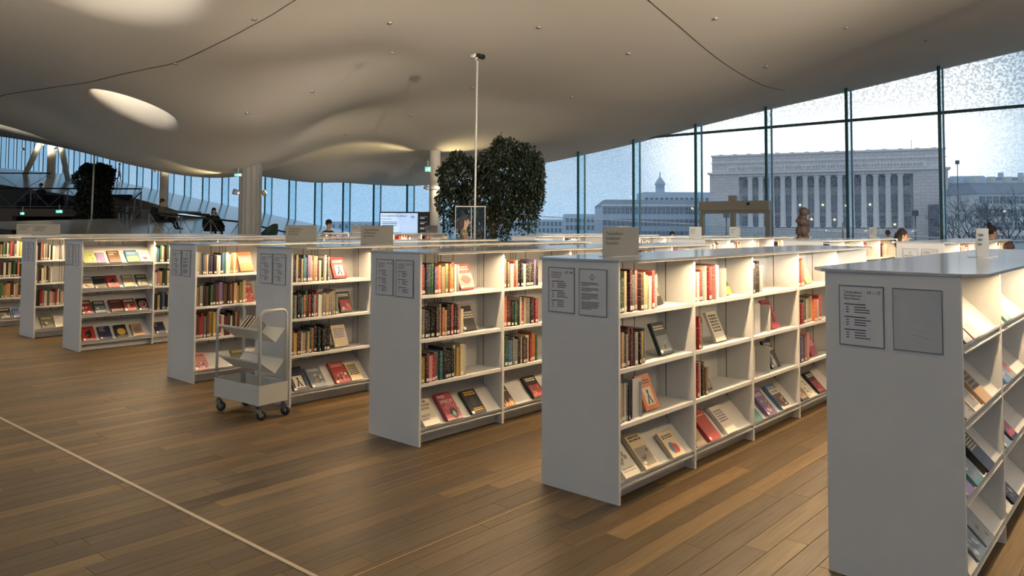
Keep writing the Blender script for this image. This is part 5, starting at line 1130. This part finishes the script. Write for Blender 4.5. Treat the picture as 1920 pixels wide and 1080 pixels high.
# columned granite building, its stone paled to stand for haze
M_gran = mat('hazed_granite', '#9f9aa6', .85); n, l, b = nodes(M_gran)
g = n.new('ShaderNodeTexCoord'); bt = n.new('ShaderNodeTexBrick'); mp_ = n.new('ShaderNodeMapping'); mp_.inputs['Rotation'].default_value = (PI/2,0,0); l.new(g.outputs['Object'], mp_.inputs[0]); l.new(mp_.outputs[0], bt.inputs[0])
bt.inputs['Color1'].default_value = (*hexc('#f0e4e0'),1); bt.inputs['Color2'].default_value = (*hexc('#e4d8d6'),1); bt.inputs['Mortar'].default_value = (*hexc('#c9bfc0'),1); bt.inputs['Scale'].default_value = 1; bt.inputs['Brick Width'].default_value = 1.9; bt.inputs['Row Height'].default_value = .72; bt.inputs['Mortar Size'].default_value = .05
l.new(bt.outputs['Color'], b.inputs['Base Color'])
M_granl = mat('hazed_granite_trim', '#f5ece8', .85); M_rec = mat('recess_granite', '#c4bcc0', .85); M_win = mat('hazed_window', '#76808f', .25); M_mull = mat('window_bar', '#b9bec6', .6); M_lit = mat('lit_lamp', (1,.9,.6), .4, emit=(1,.85,.5), es=2.5)  # granite and panes lightened in place of outdoor haze
A = Vector((49.4,192,0)); Bv = Vector((96.5,170,0)); FL = (Bv-A).length; fa = math.atan2(Bv.y-A.y, Bv.x-A.x)
ph = empty('columned_building', (A.x,A.y,0), fa); tag(ph, 'massive grey granite building with fourteen tall columns, across the street', 'building')
X = lambda t: t*FL
mb = MB()
xa, xb = X(.135), X(.868)
mb.box(0,xa,0,24,-9,14.5); mb.box(xb,FL,0,24,-9,14.5); mb.box(xa,xb,0,24,13.75,14.5); mb.box(xa,xb,0,24,-9,1.2); mb.box(.5,FL-.5,.4,23.6,14.9,19.0)
mb.build('wall', M_gran, ph)
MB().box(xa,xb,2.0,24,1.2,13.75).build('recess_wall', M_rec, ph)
MB().box(-.5,FL+.5,-.6,24.5,14.5,14.95).build('cornice', M_granl, ph)
fz = MB().box(X(.08),X(.92),.2,.4,15.25,16.5); fz.build('frieze_band', M_granl, ph)
fo = MB(); rr = random.Random(5)
for k in range(64): x = X(.09)+k*(X(.91)-X(.09))/64; fo.box(x,x+rr.uniform(.25,.5),.1,.2,15.35+rr.uniform(0,.15),16.3-rr.uniform(0,.3))
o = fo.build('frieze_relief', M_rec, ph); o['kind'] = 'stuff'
mb = MB(); mb.box(.2,FL-.2,.1,.5,17.2,17.4); mb.box(.3,FL-.3,.1,23.7,18.9,19.3)
mb.build('attic_band', M_granl, ph)
at = MB()
for k in range(15): x = X(.05)+k*FL*.9/14; at.box(x-.5,x+.5,1,2,19.3,19.55)
at.box(X(.70),X(.78),8,12,19.3,20.1); at.tube([(X(.87),9,19.3),(X(.87),9,22.2)], .08, 6); at.build('roof_upstand', M_granl, ph)
colm = MB().lathe([(.80,0),(.80,.25),(.66,.4),(.62,6),(.56,11.6),(.60,11.7),(.78,12.0),(.78,12.25)], 14).mesh('column', M_granl)
t0, t1 = .16, .843
for k in range(14): link('column', colm, ph, loc=(X(t0+(t1-t0)*(k+.5)/14), .9, 1.45))
def winmesh(w_, h_, nx, nz):
    m = MB().box(-w_/2,w_/2,0,.12,0,h_,0)
    for k in range(1, nx): x = -w_/2+w_*k/nx; m.box(x-.05,x+.05,-.06,0,0,h_,1)
    for k in range(1, nz): z = h_*k/nz; m.box(-w_/2,w_/2,-.06,0,z-.05,z+.05,1)
    return m.mesh('window', [M_win, M_mull])
wu, wm, wl = winmesh(1.25,2.1,3,4), winmesh(1.25,3.9,4,9), winmesh(1.5,2.6,4,3)
spn = MB().box(-.95,.95,0,.1,0,12).mesh('window_bay', M_rec)
for k in range(15):
    x = X(t0+(t1-t0)*k/14)
    link('window', wu, ph, loc=(x,1.85,11.2)); link('window', wm, ph, loc=(x,1.85,5.2)); link('window', wl, ph, loc=(x,1.85,1.5))
for k, zz in ((5,6.8),(7,6.8),(9,6.6),(11,6.8),(6,3.4),(8,3.3),(13,2.2)): MB().ball((X(t0+(t1-t0)*k/14),1.6,zz),.22,8,6).build('lamp_glow', M_lit, ph)
# buildings to the left and right of it
M_bl = mat('hazed_blue_grey', '#c6d3e2', .9); M_bl2 = mat('hazed_pale_blue', '#d2e3f0', .9); M_snow = mat('snow_edge', '#eef3f8', .9); M_wh = mat('pale_render', '#dddedc', .9); M_bd = mat('brown_grey_brick', '#77747f', .9); M_slate = mat('slate_roof', '#8e97a4', .8)  # blue-grey and pale blue walls carry the distance haze in their colour
def block(name, px0, px1, Y, zt, depth, m_, label, rows=0, cols=0, rz=0, zb=-9, roofh=0, roofm=None, wz=(0,1), ww=1.0, wh=1.8, chim=0, parapet=False):
    x0, x1 = (px0-960)/1443*Y, (px1-960)/1443*Y; root = empty(name, (x0,Y,0), rz); tag(root, label, 'building'); Wd = (x1-x0)/math.cos(rz)
    MB().box(0,Wd,0,depth,zb,zt).build('wall', m_, root)
    if roofh: MB().add([(-.2,-.3,zt),(Wd+.2,-.3,zt),(Wd+.2,depth,zt),(-.2,depth,zt),(Wd*.06,depth*.35,zt+roofh),(Wd*.97,depth*.35,zt+roofh),(Wd*.97,depth*.7,zt+roofh),(Wd*.06,depth*.7,zt+roofh)], [(0,1,5,4),(1,2,6,5),(2,3,7,6),(3,0,4,7),(4,5,6,7)]).build('roof', roofm or M_slate, root)
    if parapet: MB().box(-.3,Wd+.3,-.5,.3,zt-.15,zt+.35).build('snowy_eaves', M_snow, root)
    if rows:
        wm_ = winmesh(ww, wh, 2, 2)
        for r_ in range(rows):
            for c_ in range(cols): link('window', wm_, root, loc=(Wd*(c_+.5)/cols, -.06, wz[0]+(wz[1]-wz[0])*r_/max(1,rows-1)))
    for k in range(chim): MB().box(Wd*(.2+.6*k/max(1,chim-1))-.5,Wd*(.2+.6*k/max(1,chim-1))+.5,depth*.4,depth*.5,zt,zt+roofh+1.3).build('chimney', m_, root)
    return root
block('long_building', 1130, 1316, 215, 7.3, 20, M_bl, 'long blue-grey stone building with snowy eaves, left of the granite one', 3, 22, 0, roofh=1.9, wz=(-1.6,5.0), parapet=True)
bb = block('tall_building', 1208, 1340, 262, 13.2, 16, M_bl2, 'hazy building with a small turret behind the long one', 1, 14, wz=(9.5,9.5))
tu = MB().lathe([(1.6,13.2),(1.6,15.8),(1.9,15.9),(1.9,16.2),(.9,17.8),(.25,18.6),(.15,20.2),(.001,20.4)], 12, M=Matrix.Translation((6.2,4,0))); tu.build('turret', M_bl, bb)
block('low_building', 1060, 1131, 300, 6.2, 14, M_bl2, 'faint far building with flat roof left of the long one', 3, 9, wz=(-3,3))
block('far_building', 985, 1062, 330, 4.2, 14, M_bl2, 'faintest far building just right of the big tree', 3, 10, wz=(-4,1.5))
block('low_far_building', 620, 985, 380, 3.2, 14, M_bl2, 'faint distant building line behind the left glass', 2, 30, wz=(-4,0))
block('apartment_house', 1836, 1990, 150, 8.2, 14, M_wh, 'pale apartment house with a grey roof at right edge', 4, 12, 0, roofh=2.4, wz=(-1.4,6.3), ww=1.1, wh=1.4, chim=4)
block('brick_house', 1797, 1824, 160, 6.6, 14, M_bd, 'dark brick house between granite building and pale apartments', 0, 0)
block('upper_house', 1795, 1845, 190, 11.6, 10, M_bl, 'grey house with chimneys under the glass roof', 1, 6, wz=(8.2,8.2), ww=1.6, wh=2, roofh=1.2, chim=2)
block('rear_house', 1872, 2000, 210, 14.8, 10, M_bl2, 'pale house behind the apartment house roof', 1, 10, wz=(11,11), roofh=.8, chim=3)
gh = empty('glass_roof', ((1788-960)/1443*205, 205, 0)); tag(gh, 'glazed roof hall above the houses at right', 'glasshouse'); Wg = (1876-1788)/1443*205
M_gh = mat('glazed_roof', '#b5cfe0', .3); MB().add([(0,0,8),(Wg,0,8),(Wg,8,8),(0,8,8),(0,0,12),(Wg,0,12.5),(Wg,8,12.5),(0,8,12),(1,3,15.4),(Wg-2.5,3,15.6)], [(0,1,5,4),(1,2,6,5),(3,0,4,7),(2,3,7,6),(4,5,9,8),(5,6,9),(6,7,8,9),(7,4,8)]).build('glazing', M_gh, gh)
for k in range(14): x = Wg*k/13; MB().tube([(x,-.05,12+.5*k/13),(1+(Wg-3.5)*k/13,2.95,15.45)], .07, 4).build('glazing_bar', M_mull, gh)

# bare trees and lamp posts outside
M_twig = mat('bare_twig', '#4a4d57', .9)
def bare_tree(px, Y, ztop, label, seed):
    r_ = random.Random(seed); root = empty('bare_tree', ((px-960)/1443*Y, Y, -9)); tag(root, label, 'tree', 'bare winter trees outside'); tk = MB(); tw = MB(); Ht = ztop+9
    def grow(p_, d, L_, rad, dep):
        q_ = p_+d*L_; (tk if dep < 2 else tw).tube([p_, p_.lerp(q_, .5)+Vector((r_.gauss(0,.05),r_.gauss(0,.05),0))*L_, q_], [rad, rad*.8, rad*.62], 5 if dep < 2 else 3, caps=False)
        if dep >= 6: return
        for _ in range(3 if dep else 4):
            nd = (d*.75+Vector((r_.gauss(0,.42), r_.gauss(0,.42), r_.gauss(.14,.25)))).normalized(); grow(q_, nd, L_*r_.uniform(.6,.82), rad*.6, dep+1)
    grow(Vector((0,0,0)), Vector((0,0,1)), Ht*.30, .32, 0)
    tk.build('trunk', M_twig, root); o_ = tw.build('twigs', M_twig, root); o_['kind'] = 'stuff'
bare_tree(1812, 138, 8.0, 'bare tree before the dark brick house', 2); bare_tree(1897, 100, 8.0, 'bare tree before the pale apartment house', 3)
bare_tree(1285, 150, .8, 'low bare trees left of the glass door outside', 5)
M_lp = mat('lamp_post_paint', '#555a66', .6)
for i, (px, Y, zt, lab) in enumerate(((1716,90,3.3,'street lamp post before the right end of the granite building'),(1797,140,13.5,'tall mast above the brick house'),(1362,80,2.9,'street lamp post seen through the glass door'))):
    root = empty('lamp_post', ((px-960)/1443*Y, Y, -9)); tag(root, lab, 'lamp post'); MB().tube([(0,0,0),(0,0,zt+9)], .07, 6).build('mast', M_lp, root); MB().box(-.25,.25,-.25,.25,zt+8.6,zt+9.3).build('lantern', M_lp, root)
# low terrace wall outside, right
struct(MB().box(41,41.4,-10,14,-9,.55,M=MUV).build('terrace_wall', mat('terrace_wall_stone', '#777c88', .9)))
